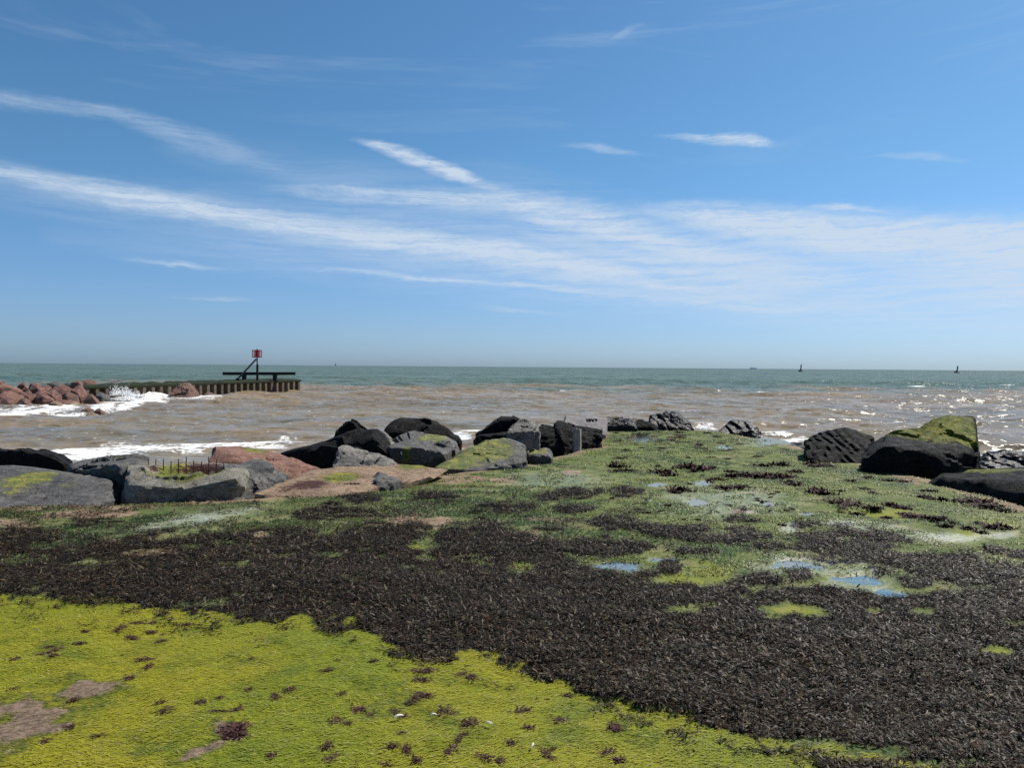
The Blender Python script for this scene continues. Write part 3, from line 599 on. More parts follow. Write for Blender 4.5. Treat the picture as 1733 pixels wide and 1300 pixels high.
# ------------------------------------------------------------------ rocks
def rock_mat(name, c1, c2, c3, rough=.75, spec=.35, speck=.35, bump=.6, scale=1., wetgloss=0., algA=(.24, .23, .025), algB=(.09, .12, .018)):
    m, N, b = new_mat(name); p = N.n.new('ShaderNodeTexCoord').outputs['Object']
    big = N.noise(p, 1.6*scale, 6., .6, .4); mid = N.noise(p, 7*scale, 7., .68); fine = N.noise(p, 42*scale, 5., .7); v = N.vor(p, 60*scale)
    c = N.mix(N.mr(big, .36, .64), c1, c2); c = N.mix(N.mr(mid, .45, .72), c, c3)
    c = N.mix(N.m('MULTIPLY', N.mr(fine, .50, .68), speck), c, N.mix(.22, c3, (.5, .47, .42)))
    c = N.mix(N.m('MULTIPLY', N.mr(N.vor(p, 26*scale), .0, .33, 1., 0.), N.mr(mid, .35, .6, 0., min(1, speck*1.5))), c, (.02, .018, .017))
    cr = N.m('MULTIPLY', N.mr(N.noise(N.scalev(p, (1, 1, 2.2)), 3.2*scale, 8., .7, .9), .485, .505, 0., 1.), N.mr(N.noise(N.scalev(p, (1, 1, 2.2)), 3.2*scale, 8., .7, .9), .505, .525, 1., 0.))
    c = N.mix(N.m('MULTIPLY', cr, .75), c, (.012, .011, .010))
    al = N.attr('algae'); am = N.m('MULTIPLY', N.mr(N.m('ADD', al, N.m('ADD', N.m('MULTIPLY', N.m('SUBTRACT', mid, .5), 1.6), N.m('MULTIPLY', N.m('SUBTRACT', fine, .5), 1.2))), .42, .72), .92)
    ac = N.mix(N.mr(N.noise(p, 5., 5., .6), .38, .62), algA, algB); ac = N.mix(N.mr(fine, .45, .7), ac, (.03, .025, .01))
    c = N.mix(am, c, ac)
    rm = N.mr(N.m('ADD', N.attr('redweed'), N.m('ADD', N.m('MULTIPLY', N.m('SUBTRACT', mid, .5), 1.8), N.m('MULTIPLY', N.m('SUBTRACT', fine, .5), 1.4))), .5, .8)
    c = N.mix(rm, c, N.mix(N.mr(fine, .4, .65), (.030, .012, .010), (.085, .030, .022)))
    N.l.new(c, b.inputs['Base Color'])
    N.l.new(N.mr(mid, .35, .65, rough, rough-wetgloss), b.inputs['Roughness']); b.inputs['Specular IOR Level'].default_value = spec
    h = N.m('ADD', N.m('MULTIPLY', mid, .9), N.m('ADD', N.m('MULTIPLY', fine, .28), N.m('MULTIPLY', cr, -.35)))
    N.l.new(N.bump(h, bump, .09/scale), b.inputs['Normal'])
    return m
MR = dict(
 black=rock_mat('black_rock', (.008, .0075, .007), (.014, .0132, .0125), (.026, .024, .0215), .8, .07, .05, .8, wetgloss=.25),
 wet=rock_mat('wet_black_rock', (.008, .008, .009), (.014, .014, .016), (.028, .027, .028), .58, .14, .03, .28, wetgloss=.25),
 grey=rock_mat('grey_rock', (.13, .12, .105), (.19, .175, .155), (.26, .24, .21), .85, .25, .45),
 dgrey=rock_mat('dark_grey_rock', (.05, .048, .045), (.085, .08, .075), (.15, .14, .125), .75, .35, .5),
 pale=rock_mat('pale_slab', (.19, .17, .17), (.22, .20, .195), (.25, .23, .225), .8, .2, .1, .15),
 red=rock_mat('red_granite', (.17, .08, .055), (.23, .115, .08), (.28, .17, .13), .85, .2, .5),
 tan=rock_mat('tan_slab', (.19, .125, .078), (.26, .175, .11), (.33, .235, .16), .85, .2, .45),
 brown=rock_mat('brown_rock', (.11, .060, .042), (.16, .085, .060), (.20, .12, .09), .8, .3, .4),
 redfar=rock_mat('far_red_granite', (.15, .07, .052), (.22, .105, .078), (.30, .18, .145), .8, .25, .4, .8, .6),
 concrete=rock_mat('old_concrete', (.14, .13, .105), (.20, .185, .15), (.28, .255, .21), .9, .2, .5),
)
ICO = {}
def ico(l):
    if l not in ICO:
        bm = bmesh.new(); bmesh.ops.create_icosphere(bm, subdivisions=l, radius=1)
        V = np.array([v.co[:] for v in bm.verts]); F = np.array([[v.index for v in f.verts] for f in bm.faces]); bm.free(); ICO[l] = (V/np.linalg.norm(V, axis=1)[:, None], F)
    return ICO[l]
def hull_planes(pts):
    bm = bmesh.new()
    for p in pts: bm.verts.new(p)
    bmesh.ops.convex_hull(bm, input=bm.verts[:]); bm.normal_update()
    bm.faces.ensure_lookup_table()
    c = np.mean(pts, 0); pl = []
    for f in bm.faces:
        n = np.array(f.normal); 
        if np.linalg.norm(n) < .5 or f.calc_area() < 1e-6: continue
        o = n@np.array(f.verts[0].co)
        if n@c > o: n, o = -n, -o
        if any(n@q[0] > .985 and abs(o-q[1]) < .03*max(1, np.ptp(pts, 0).max()) for q in pl): continue
        pl.append((n, o))
    bm.free(); return np.array([q[0] for q in pl]), np.array([q[1] for q in pl])
def rock(label, mat, hulls, seed=0, p=16, amp=.035, chips=4, lvl=5, edge=(), frac=.6, th=None, drop=.7, algae=(), red=(), name='boulder', group=None, strata=None, post=None, frq=1.):
    """hulls: lists of (px, py, depth); the body lies behind those corners and is sunk below them"""
    r = np.random.default_rng(seed+500)
    H = []
    for h in hulls:
        F = np.array([at(*q) for q in h]); wid = np.ptp(F[:, 0]); t = th if th else .55*wid
        B = np.array([at(q[0], q[1], q[2]+t) for q in h]); low = F[F[:, 2] < F[:, 2].min()+.35*np.ptp(F[:, 2])+.01].copy(); low[:, 2] -= drop
        lowb = B[B[:, 2] < B[:, 2].min()+.35*np.ptp(B[:, 2])+.01].copy(); lowb[:, 2] -= drop
        if len(edge) and h is hulls[-1 if len(hulls) > 1 else 0]: F = np.concatenate([F, np.array([at(*q) for q in edge])])
        H.append(np.concatenate([F, B, low, lowb]))
    c = sum((h.min(0)+h.max(0))/2 for h in H)/len(H) if len(H) > 1 else H[0].mean(0)
    V, F = ico(lvl); allp = np.concatenate(H); ext = np.ptp(allp, 0); size = float(np.mean(ext))
    D = V*(.35*ext.max()+.65*ext); D /= np.linalg.norm(D, axis=1)[:, None]
    R = None
    for h in H:
        n, o = hull_planes(h); off = o-n@c
        cn = r.normal(size=(chips, 3)); cn /= np.linalg.norm(cn, axis=1)[:, None]; co = np.max((h-c)@cn.T, 0)*r.uniform(.76, .93, chips)
        n = np.concatenate([n, cn]) if chips else n; off = np.concatenate([off, co]) if chips else off
        off = np.maximum(off, .04*size)
        q = np.clip(D@n.T, 0, None)/off; pp = p*3.0; rr = (np.sum(q**pp, 1))**(-1/pp)*1.01
        R = rr if R is None else np.maximum(R, rr)
    Pn = c+D*R[:, None]
    sd_ = seed*3.7
    s = frq/size
    d = fbm3(Pn*s*2.6+sd_, 4, .5)*amp*size*.8-np.abs(fbm3(Pn*s*6+sd_+9, 4, .6))*amp*size*1.3+fbm3(Pn*s*30+sd_, 3, .65)*amp*size*.35
    cell = np.floor(fbm3(Pn*s*4.5+sd_+31, 2)*6)/6; d = d+cell*amp*size*.5
    nb = r.integers(0, len(Pn), 34); wp = Pn+.10*size*np.stack([fbm3(Pn*s*5+k*7.+sd_, 3) for k in (1, 2, 3)], 1)
    near_ = np.argmin(((wp[:, None, :]-Pn[nb][None])**2).sum(2), 1); gsl = r.normal(0, .26, (34, 3)); off_ = r.normal(0, .022*size, 34)
    fac_ = np.clip(((Pn-Pn[nb][near_])*gsl[near_]).sum(1), -.05*size, .05*size)+off_[near_]
    d = d+(fac_-.008*size)*frac
    if strata is not None:
        ax, fr, am = strata; ph = (Pn-c)@np.array(ax)*fr+.5*fbm3(Pn*1.8+sd_, 3); w_ = np.abs((ph % 1)-.5)*2
        d = d+(ss(.0, .55, w_)-.6)*am*(.6+.8*np.clip(fbm3(Pn*1.7+4, 2)+.5, 0, 1))
    Pn = Pn+D*d[:, None]
    if post: Pn = post(Pn)
    al = np.full(len(Pn), -.2); rw = np.full(len(Pn), -.3)
    for arr, L in ((al, algae), (rw, red)):
        for (px, py, dd, rx, *o_) in L:
            q = at(px, py, dd); k = rx/FPX*dd; sz = o_[0]/FPX*dd if o_ else k
            v = 1-np.sqrt(((Pn[:, 0]-q[0])/k)**2+((Pn[:, 1]-q[1])/(k*1.6))**2+((Pn[:, 2]-q[2])/sz)**2)
            np.maximum(arr, v+.45, out=arr)
    base = np.array([c[0], c[1], Pn[:, 2].min()])
    me = np_mesh('boulder', Pn-base, F, dict(algae=al, redweed=rw)); me.set_sharp_from_angle(angle=RAD(30))
    return link(name, me, MR[mat], loc=base, label=label, cat='rock', group=group), Pn

GL = 'boulders along the left edge of the slab'; GR = 'boulders along the right edge of the slab'
rock('long black boulder at the left edge of the photo in front of the surf', 'black', [[(-60,752,14),(0,757,13.6),(50,763,13.5),(95,767,13.5),(118,785,13.4),(122,798,13.5),(60,800,13.6),(-60,805,13.6)]], 1, group=GL, amp=.03)
rock('low grey slab with green patch at the left edge below the long black boulder', 'dgrey', [[(-70,868,9.7),(0,864,9.9),(60,862,9.95),(95,868,10),(168,852,10.3),(203,834,10.7),(190,812,11.4),(90,802,11.8),(40,789,12),(-60,790,12)]], 2,  frac=0.25, th=.8, group=GL, chips=3, amp=.025,
     algae=[(45,808,11.3,42,16),(20,828,10.6,40,9),(100,826,10.8,30,4)], red=[(50,845,10.2,30,9),(55,806,11.2,22,10)])
rock('dark rock with a green crown between the grey slab and the hollow concrete block', 'dgrey', [[(124,800,12),(126,788,12.6),(170,774,13),(222,768,13.2),(245,772,13.2),(250,790,12.4),(210,822,11.6),(150,812,11.8)]], 3, group=GL, edge=[(128,797,11.9),(165,789,11.7),(205,786,11.5),(242,784,11.6)], algae=[(222,771,13.2,26,8)])
def basin(Pn):
    c = at(313, 803, 11.5); e = ((Pn[:, 0]-c[0])/.56)**2+((Pn[:, 1]-c[1])/.55)**2
    w = ss(1.15, .55, e)*(Pn[:, 2] > c[2]-.16); w = w*1.0
    Pn = Pn.copy(); Pn[:, 2] -= .14*w; return Pn
blk, bp = rock('grey broken concrete block hollowed on top with rusty rods sticking up', 'concrete', [[(206,850,10.75),(236,860,10.75),(300,858,10.8),(391,848,10.95),(421,824,11.0),(421,797,11.5),(400,788,12.2),(330,783,12.4),(240,779,12.2),(215,788,11.5),(212,812,10.7),(260,822,10.5),(340,825,10.5),(402,808,10.75)]], 4,  frac=0.3, th=.5, group=GL, amp=.03, chips=3, post=basin,
     algae=[(300,802,11.6,46,44),(335,812,11.3,48,34)], red=[(340,795,12.0,44,12),(258,798,11.6,10,26)])
RUST = simple('rusty_steel', (.025, .016, .012), (.06, .032, .02), .8, 30.)
for k in range(11):
    q = at(251+k*12.8, 797+2.0*math.sin(k*2.1)-1.5*math.sin(k/10*math.pi), 11.75); h = .165+.03*math.sin(k*1.7)
    me = tube_mesh('rod', [(0, 0, -.12), (0, 0, h*.5), (.006*math.sin(k*3), 0, h)], [.008, .008, .007], 6)
    link('rod', me, RUST, blk, loc=Vector(q)-blk.location)
rock('rough grey boulder wedged behind the hollow block under the red slab', 'dgrey', [[(376,790,11.9),(434,778,12.6),(460,787,12.6),(488,806,12.1),(470,820,11.7),(421,836,11.3),(400,830,11.3)]], 5, group=GL, amp=.04)
rock('flat topped reddish granite slab tilted beside the foam', 'red', [[(354,783,13.2),(363,757,13.8),(408,755,14.6),(457,763,14.8),(543,794,13.3),(539,801,13.2),(492,808,12.8),(470,792,13.0),(391,778,13.1),(365,788,13.05)]], 6,  frac=0.22, th=.5, group=GL, p=24, amp=.018, chips=2, algae=[(430,762,14.4,34,5)])
rock('large black wedge boulder rising to the right behind the red slab', 'black', [[(477,768,15),(520,756,15.2),(568,741,15.3),(614,729,15.4),(640,726,15.4),(652,740,15.2),(666,778,15.1),(650,792,15.1),(566,796,15.0),(543,796,15.0)]], 7,  frac=0.45, group=GL, amp=.028, p=20)
rock('small pointed black boulder peeping over the black wedge', 'black', [[(566,742,17.5),(571,726,17.4),(588,713,17.4),(598,713,17.4),(622,728,17.4),(622,742,17.5)]], 8, group=GL, th=.9, amp=.03)
rock('small sunlit grey boulder tucked right of the black wedge', 'grey', [[(632,732,16.6),(650,727,16.8),(673,744,16.6),(668,758,16.1),(650,758,16.1)]], 9, group=GL)
rock('long humped black boulder standing highest on the left against the water', 'black', [[(651,731,18.4),(664,715,18.6),(678,708,18.8),(722,711,18.9),(757,723,18.7),(782,748,18.5),(760,756,18.6),(700,752,18.7),(660,744,18.6)]], 10,  frac=0.4, group=GL, amp=.025, p=22, th=1.2)
rock('grey boulder with dark hollow front and green stripe', 'dgrey', [[(655,756,15.6),(672,748,16.2),(696,733,16.8),(718,735,16.9),(757,742,16.6),(781,754,16.2),(757,772,15.2),(727,786,15.0),(672,788,15.1),(660,775,15.1)]], 11, group=GL, amp=.03, edge=[(664,760,14.9),(700,758,14.7),(748,768,14.6)], algae=[(735,741,16.6,30,8),(688,768,14.9,7,24)])
rock('small fractured pale grey boulder in front of the black wedge', 'grey', [[(564,792,13.4),(576,757,13.9),(590,754,14.1),(606,760,14.1),(672,784,13.7),(640,792,13.4),(604,792,13.35)]], 12, group=GL, amp=.04)
rock('broad tan slab sloping down to the green turf', 'tan', [[(433,834,11.1),(497,809,12.3),(558,792,13.2),(606,783,13.8),(700,786,13.9),(762,794,13.6),(748,803,13.0),(676,817,12.1),(630,828,11.5),(596,836,11.3),(520,846,11.0),(449,841,11.0)]], 13,  frac=0.22, th=.5, drop=.5, group=GL, amp=.016, chips=1, p=24,
     algae=[(575,808,12.4,36,8),(700,790,13.7,30,6)], red=[(525,822,11.8,36,8),(480,830,11.4,20,6)])
rock('grey angular stone with a shaded notch on the tan slab', 'dgrey', [[(620,812,12.0),(642,798,12.4),(652,800,12.5),(677,816,12.1),(660,822,11.8),(630,826,11.6)]], 14, lvl=4, group=GL, th=.4, amp=.05)
rock('rounded hump of rock with yellow green algae down its left side', 'dgrey', [[(738,792,14.6),(790,762,15.6),(824,742,16.2),(860,740,16.4),(884,751,16.1),(894,766,15.7),(884,782,15.0),(842,790,14.7),(803,796,14.5)]], 15,  frac=0.35, group=GL, amp=.025, p=10, algae=[(815,758,15.6,62,26),(770,780,14.9,50,14)])
rock('big black boulder with a glossy fissured right end behind the green hump', 'black', [[(796,750,19.8),(808,736,20.2),(866,731,20.4),(922,725,20.6),(942,723,20.6),(985,735,20.5),(993,756,20.4),(945,768,20.3),(892,762,20.2),(840,756,20.2)]], 16, frac=.3, group=GL, amp=.035, p=18)
rock('small grey green cobble at the foot of the big black boulder', 'dgrey', [[(890,768,16.2),(905,758,16.6),(920,755,16.8),(936,764,16.5),(934,772,16.1),(905,772,16)]], 17, lvl=4, group=GL, algae=[(910,762,16.4,22,8)])
rock('sharp peaked black boulder left of centre above the big black one', 'black', [[(808,734,21.4),(836,715,21.3),(858,701,21.4),(866,703,21.4),(880,714,21.3),(884,734,21.5)]], 18, group=GL, amp=.025, p=22, chips=3, th=1.2)
rock('sunlit grey peaked boulder just right of the black peak', 'grey', [[(855,732,19.9),(880,711,20.6),(890,709,20.7),(906,716,20.6),(914,730,20)]], 19, group=GL, amp=.04)
rock('small flat black rock between the grey peak and the pale block', 'black', [[(906,726,21),(918,718,21.4),(936,722,21.3),(946,730,21)]], 20, lvl=4, group=GL)
rock('pale lilac grey concrete block with a smooth face and dark scrawl', 'pale', [[(953,716,24.2),(957,704,24.6),(1024,707,25),(1028,709,25),(1026,736,24.2),(985,734,24),(955,732,24)]], 21, group=GL, amp=.012, chips=1, p=30, th=1.0, frac=.12, name='concrete_block')
rock('fissured dark rock sloping below the pale block', 'black', [[(938,722,20.6),(946,716,21.2),(985,722,21),(1020,729,21.4),(1016,740,20.8),(992,750,20.3),(955,752,20.1)]], 22, group=GL, amp=.05)
rock('low wet dark rocks right of the pale block', 'wet', [[(1020,712,29),(1030,707,29.4),(1076,709,29.4),(1080,720,28.8),(1026,722,28.8)]], 23, group=GL, amp=.05)
rock('small smooth black rock left of the glittering boulder', 'black', [[(1066,720,29.3),(1083,710,29.6),(1104,717,29.5),(1108,724,29.2)]], 24, lvl=4, group=GL, amp=.02)
rock('glittering wet ridged boulder at the seaward end of the slab', 'wet', [[(1091,711,30.4),(1100,700,31),(1146,698,31.2),(1168,716,30.9),(1174,727,30.4),(1110,728,30.2)]], 25, group=GL, amp=.055, strata=((.75, .1, .65), 3.2, .09))
rock('low dark rock alone at the far edge of the slab beside a splash', 'wet', [[(1206,729,29.8),(1242,711,30.4),(1268,716,30.4),(1282,723,30.2),(1287,735,29.6),(1220,734,29.5)]], 26, group=GR, amp=.03, p=22)
rock('black boulder scored with slanting ridges on the right edge', 'black', [[(1362,748,17.6),(1386,733,18.2),(1431,724,18.6),(1450,734,18.6),(1478,741,18.4),(1462,762,17.8),(1459,792,16.6),(1398,778,16.9),(1363,766,17.3)]], 27, frac=.1, group=GR, amp=.025, th=1.3, strata=((.82, -.1, .56), 5.2, .08))
rock('largest boulder on the right with a lime green sloping top', 'black',
     [[(1460,764,15.2),(1500,756,14.7),(1560,762,14.6),(1482,746,15.8),(1513,731,16.4),(1566,728,16.6),(1652,745,16.2),(1660,796,15.0),(1592,814,14.6),(1561,816,14.5),(1459,793,14.9)],
      [(1545,740,16.0),(1586,707,17),(1618,700,17.2),(1650,706,17),(1655,742,16.2),(1659,796,15.0),(1592,813,14.6),(1540,800,14.9)]], 28, frac=.3, th=1.4, group=GR, amp=.022, lvl=6, edge=[(1556,740,15.7),(1600,754,15.0),(1640,764,14.8),(1655,764,14.9)], algae=[(1605,722,16.6,66,34),(1555,735,16.3,60,14),(1630,745,15.8,36,22)])
rock('glistening black rock at the right edge of the photo behind the low slab', 'wet', [[(1658,790,17.4),(1662,769,17.8),(1701,764,18),(1770,768,18),(1790,800,17.2),(1660,806,17)]], 29, group=GR, amp=.06, strata=((.6, .2, .8), 3.5, .06))
rock('low dark slab with green top at the right edge of the photo', 'black', [[(1568,819,13.2),(1596,801,13.8),(1660,796,14.2),(1800,796,14.4),(1830,890,10.8),(1740,882,10.6),(1688,856,11.3),(1604,830,12.6),(1640,818,12.9),(1740,836,11.6)]], 30,  frac=0.3, th=.8, drop=.9, group=GR, amp=.02, edge=[(1588,807,13.0),(1660,812,11.9),(1740,818,11.2)], algae=[(1700,804,13.6,60,12)])
for (px, py, w, d, s) in ((1345,752,24,24,31),(1318,757,15,23,32),(1372,758,12,20,33)):
    rock(['low flat wet rock lying at the water beyond the ridged boulder', 'small wet stone left of the ridged boulder at the waterline', 'small black stone touching the ridged boulder'][s-31], 'wet', [[(px-w,py+6,d),(px-w*.6,py-3,d+.3),(px+w*.5,py-5,d+.4),(px+w,py+4,d),(px,py+8,d-.2)]], s, lvl=4, group=GR, amp=.05)
rock('tan flat stone bedded in the green turf at the left', 'tan', [[(-20,892,8.6),(0,882,8.9),(24,882,8.9),(35,890,8.6),(20,896,8.45)]], 40, lvl=4, th=.3, drop=.2, amp=.03)
# dark scrawl on the pale block
SCR = simple('dark_marks', (.02, .018, .018), (.03, .028, .028), .9)
pb = [o for o in COL.objects if o.name.startswith('concrete_block')][0]
for k in range(7):
    a = at(992+k*2.8, 709.5+.5*math.sin(k*2), 24.05); b_ = at(993.5+k*2.8+1.5*math.sin(k*3), 715-.3*k, 24.0)
    me = tube_mesh('mark', [Vector(a)-pb.location, Vector((a+b_)/2)-pb.location+Vector((.02, 0, 0)), Vector(b_)-pb.location], [.022, .026, .014], 6)
    link('mark', me, SCR, pb)
# short post stub
POSTM = simple('weathered_timber', (.20, .185, .15), (.34, .31, .26), .9, 6., .6)
def post_stub():
    bm = bmesh.new(); n = 14
    V = []; r = random.Random(8)
    prof = [(1+.16*math.sin(k*2.3)+.1*r.random()) for k in range(n)]
    H = [-.3, 0, .18, .36, .53]
    for h in H:
        for k in range(n):
            a = 2*math.pi*k/n; q = .08*prof[k]*(1.0 if h < .4 else .93)*(1+.03*math.sin(h*9+k)); V.append((q*1.25*math.cos(a), q*math.sin(a), h+(.03*math.sin(k*1.9) if h > .4 else 0)))
    F = [(i*n+k, i*n+(k+1) % n, (i+1)*n+(k+1) % n, (i+1)*n+k) for i in range(len(H)-1) for k in range(n)]+[tuple(range((len(H)-1)*n, len(H)*n))]
    me = bpy.data.meshes.new('post'); me.from_pydata(V, [], F); me.update(); bm.free(); return me
q = gp(977, 761)
link('post_stub', post_stub(), POSTM, loc=q, label='short weathered grey post stub against the end of the big black boulder', cat='post')
# rope on the right
ROPE = simple('pale_rope', (.30, .29, .26), (.42, .40, .36), .9, 40.)
rp = [at(1690,852,10.9),at(1697,862,10.7),at(1712,869,10.5),at(1740,876,10.2),at(1790,884,9.8)]
link('rope', tube_mesh('rope', [Vector(p)-Vector(rp[0]) for p in rp], [.014]*5, 8), ROPE, loc=rp[0], label='pale frayed rope along the foot of the low right slab', cat='rope')

# ------------------------------------------------------------------ far red rock heap
def blob(label, x0, y0, x1, y1, d, mat, seed, group=None, drop=.6):
    r = random.Random(seed); w, h = x1-x0, y1-y0; cx = (x0+x1)/2; zs = d/FPX
    tx = r.uniform(.25, .75)
    pts = [(x0, y1-.2*h, d), (x0+w*r.uniform(.02, .14), y0+h*r.uniform(.3, .6), d+w*zs*.15), (x0+w*tx*.7, y0+h*r.uniform(0, .12), d+w*zs*.5), (x0+w*(tx*.7+.25), y0, d+w*zs*.6),
           (x1-w*r.uniform(.02, .14), y0+h*r.uniform(.25, .6), d+w*zs*.3), (x1, y1-.15*h, d), (x0+w*r.uniform(.3, .7), y1, d-w*zs*.25), (x0+w*r.uniform(.3, .7), y0+h*r.uniform(.3, .5), d-w*zs*.05)]
    F = [at(*q) for q in pts]; t = w*zs*.75; B = [at(q[0]+r.uniform(-.1, .1)*w, q[1], q[2]+t*r.uniform(.5, 1.1)) for q in pts]
    L_ = [np.array([q[0], q[1], min(v[2] for v in F)-drop]) for q in F[::2]+B[::2]]
    bm = bmesh.new(); base = np.array([np.mean([q[0] for q in F]), np.mean([q[1] for q in F]), min(v[2] for v in L_)])
    for q in F+B+L_: bm.verts.new(q-base)
    res = bmesh.ops.convex_hull(bm, input=bm.verts[:])
    bmesh.ops.delete(bm, geom=[v for v in bm.verts if not v.link_faces], context='VERTS')
    bmesh.ops.bevel(bm, geom=bm.edges[:], offset=w*zs*.025, segments=1, affect='EDGES')
    bmesh.ops.triangulate(bm, faces=bm.faces[:]); bmesh.ops.subdivide_edges(bm, edges=bm.edges[:], cuts=1, use_grid_fill=True)
    for v in bm.verts:
        n_ = fbm3(np.array(v.co)[None]*2.2/max(.3, w*zs)+seed, 3)[0]; v.co += Vector(v.normal)*n_*w*zs*.05
    me = bpy.data.meshes.new('boulder'); bm.to_mesh(me); bm.free()
    return link('boulder', me, MR[mat], loc=base, label=label, cat='rock', group=group)
GF = 'red granite heap at the landward end of the piled wall'
RL = 'reddish granite boulder in the heap at the left end of the piled wall'
HEAP = [(-12,643,14,658,62,0),(-10,650,40,668,58,1),(28,647,48,661,62,0),(47,649,80,667,60,0),(-10,663,43,683,55,1),(40,660,56,674,58,2),(59,664,93,681,56,0),(26,673,55,692,53,2),(74,660,106,680,57,0),(84,652,124,668,60,0),(103,664,132,684,57,2),
        (117,652,148,679,59,0),(-8,671,26,689,53,0),(83,679,108,693,54.5,3),(84,674,132,690,56,0),(30,664,62,680,57,0),(52,662,78,676,58,2),(-30,646,-4,668,60,1),(-40,664,-6,690,55,0),(120,644,140,656,63,2),(62,652,90,664,62,0),(10,684,34,694,52.5,2),(110,680,140,689,55,3)]
for i, (x0, y0, x1, y1, d, k) in enumerate(HEAP):
    lab = {1: {1: 'pale pink granite boulder with flat lit face topping the far heap', 4: 'wide pale pink granite boulder low on the left of the far heap', 17: 'pale pink granite boulder cut by the left photo edge in the far heap'}.get(i), 2: 'dark brown shadowy boulder in the far red heap', 3: 'grey brown flat stone at the foot of the far red heap', 0: RL}[k]
    blob(lab, x0, y0, x1, y1, d, ['redfar', 'red', 'brown', 'tan'][k], 200+i, GF, 1.2)
blob('pointed brown boulder at the right end of the far red heap', 141, 667, 167, 688, 57, 'brown', 301, GF, 1.)
blob('brown boulder lying on top of the wall beside the heap', 128, 642, 163, 654, 69, 'brown', 302, GF, .4)
blob('green grey slab washed by the splash at the foot of the piled wall', 158, 664, 188, 681, 60, 'dgrey', 303, None, 1.)
rock('big brown boulder with a pointed top leaning on the middle of the piled wall', 'brown', [[(288,672,68),(292,660,69),(306,651,69.8),(320,650,70),(330,660,69.4),(344,674,68),(325,679,67)]], 304, p=16, th=2., amp=.05, lvl=5, drop=1.)
blob('small dark boulder in the water right of the big brown one by the wall', 343, 664, 369, 674, 71, 'brown', 305, None, 1.)
blob('low tan boulder awash in front of the far red heap', 54, 698, 92, 710, 46, 'tan', 306, None, 1.)
blob('left stone of three standing in the water', 133, 690, 161, 703, 47.5, 'brown', 307, 'three stones in the water', 1.)
blob('front tan stone of three standing in the water', 145, 698, 169, 708, 46, 'tan', 308, 'three stones in the water', 1.)
blob('right round stone of three standing in the water', 160, 691, 179, 705, 47, 'brown', 309, 'three stones in the water', 1.)
blob('dark stone half covered by foam in front of the piled wall', 228, 667, 244, 675, 64, 'brown', 310, None, .6)
blob('low weedy rock behind the left part of the piled wall', 173, 646, 205, 655, 76, 'dgrey', 311, None, .5)
blob('green weedy rocks behind the red heap', 78, 646, 108, 656, 66, 'dgrey', 312, None, .5)

# ------------------------------------------------------------------ piled wall (sheet pile groyne)
PILE = simple('rusted_sheet_pile', (.10, .07, .05), (.24, .19, .145), .85, 3., .5, .25, bdist=.05)
WEEDD = simple('dark_weed', (.010, .014, .007), (.028, .038, .012), .85, 5., .9, .2, bdist=.06)
TARRED = simple('tarred_timber', (.012, .012, .013), (.022, .021, .021), .75, 6., .3)
TIMBER = simple('grey_timber', (.10, .085, .065), (.19, .16, .125), .85, 8., .3)
REDP = simple('red_paint', (.42, .018, .025), (.55, .03, .035), .5, 12., .1)
wl = np.array(sp(140, 677)); wr_ = np.array(sp(511, 661)); wl[2] = wr_[2] = 0
A = Vector((wl[0], wl[1], 0)); B = Vector((wr_[0], wr_[1], 0)); D = (B-A); LEN = D.length; D.normalize(); NRM = Vector((D.y, -D.x, 0))
if NRM.y > 0: NRM = -NRM
wall = bpy.data.objects.new('sheet_pile_groyne', None); COL.objects.link(wall); wall.location = A
wall['label'] = 'rusty corrugated sheet pile wall running out into the sea with weed on top'; wall['category'] = 'groyne'
nt_ = NB(PILE.node_tree); oi = nt_.n.new('ShaderNodeObjectInfo').outputs['Random']; pbs = nt_.n['Principled BSDF']; src = pbs.inputs['Base Color'].links[0].from_socket
nt_.l.new(nt_.mix(nt_.mr(oi, 0., 1., .0, .6, False), src, (.045, .04, .028)), pbs.inputs['Base Color'])
def top_h(s): return 1.02+.20*s
r6 = random.Random(9); NP = 30; pitch = LEN/NP
for k in range(NP):
    s = (k+.5)/NP; h = top_h(s); w = pitch
    # one U-shaped pile: outer pan, two webs, inner pan
    prof = [(-.5*w, .42), (-.30*w, .42), (-.20*w, 0), (.12*w, 0), (.30*w, .42), (.5*w, .42)]
    V = []; F = []
    for (a, o) in prof:
        for z in (-1.2, h):
            V.append((a, o, z))
    for (a, o) in prof:
        for z in (-1.2, h): V.append((a, o+.05, z))
    n = len(prof)
    for i in range(n-1):
        F += [(2*i, 2*i+2, 2*i+3, 2*i+1), (2*n+2*i, 2*n+2*i+1, 2*n+2*i+3, 2*n+2*i+2), (2*i+1, 2*i+3, 2*n+2*i+3, 2*n+2*i+1)]
    F += [(0, 1, 2*n+1, 2*n), (2*n-2, 4*n-2, 4*n-1, 2*n-1)]
    me = bpy.data.meshes.new('sheet_pile'); me.from_pydata([(a, -o if False else o, z) for a, o, z in V], [], F); me.update()
    o = link('sheet_pile', me, PILE, wall, loc=D*(pitch*(k+.5)+r6.uniform(-.04, .04))+Vector((0, 0, r6.uniform(-.07, .06))))
    o.rotation_euler = (r6.uniform(-.02, .02), r6.uniform(-.012, .012), math.atan2(D.y, D.x)+r6.uniform(-.05, .05))
# seaward end return: the wall turns the corner
for k in range(3):
    o = link('sheet_pile', me, PILE, wall, loc=D*LEN-NRM*(pitch*(k+.5)+.2)+D*.05); o.rotation_euler = (0, 0, math.atan2(-NRM.y, -NRM.x))
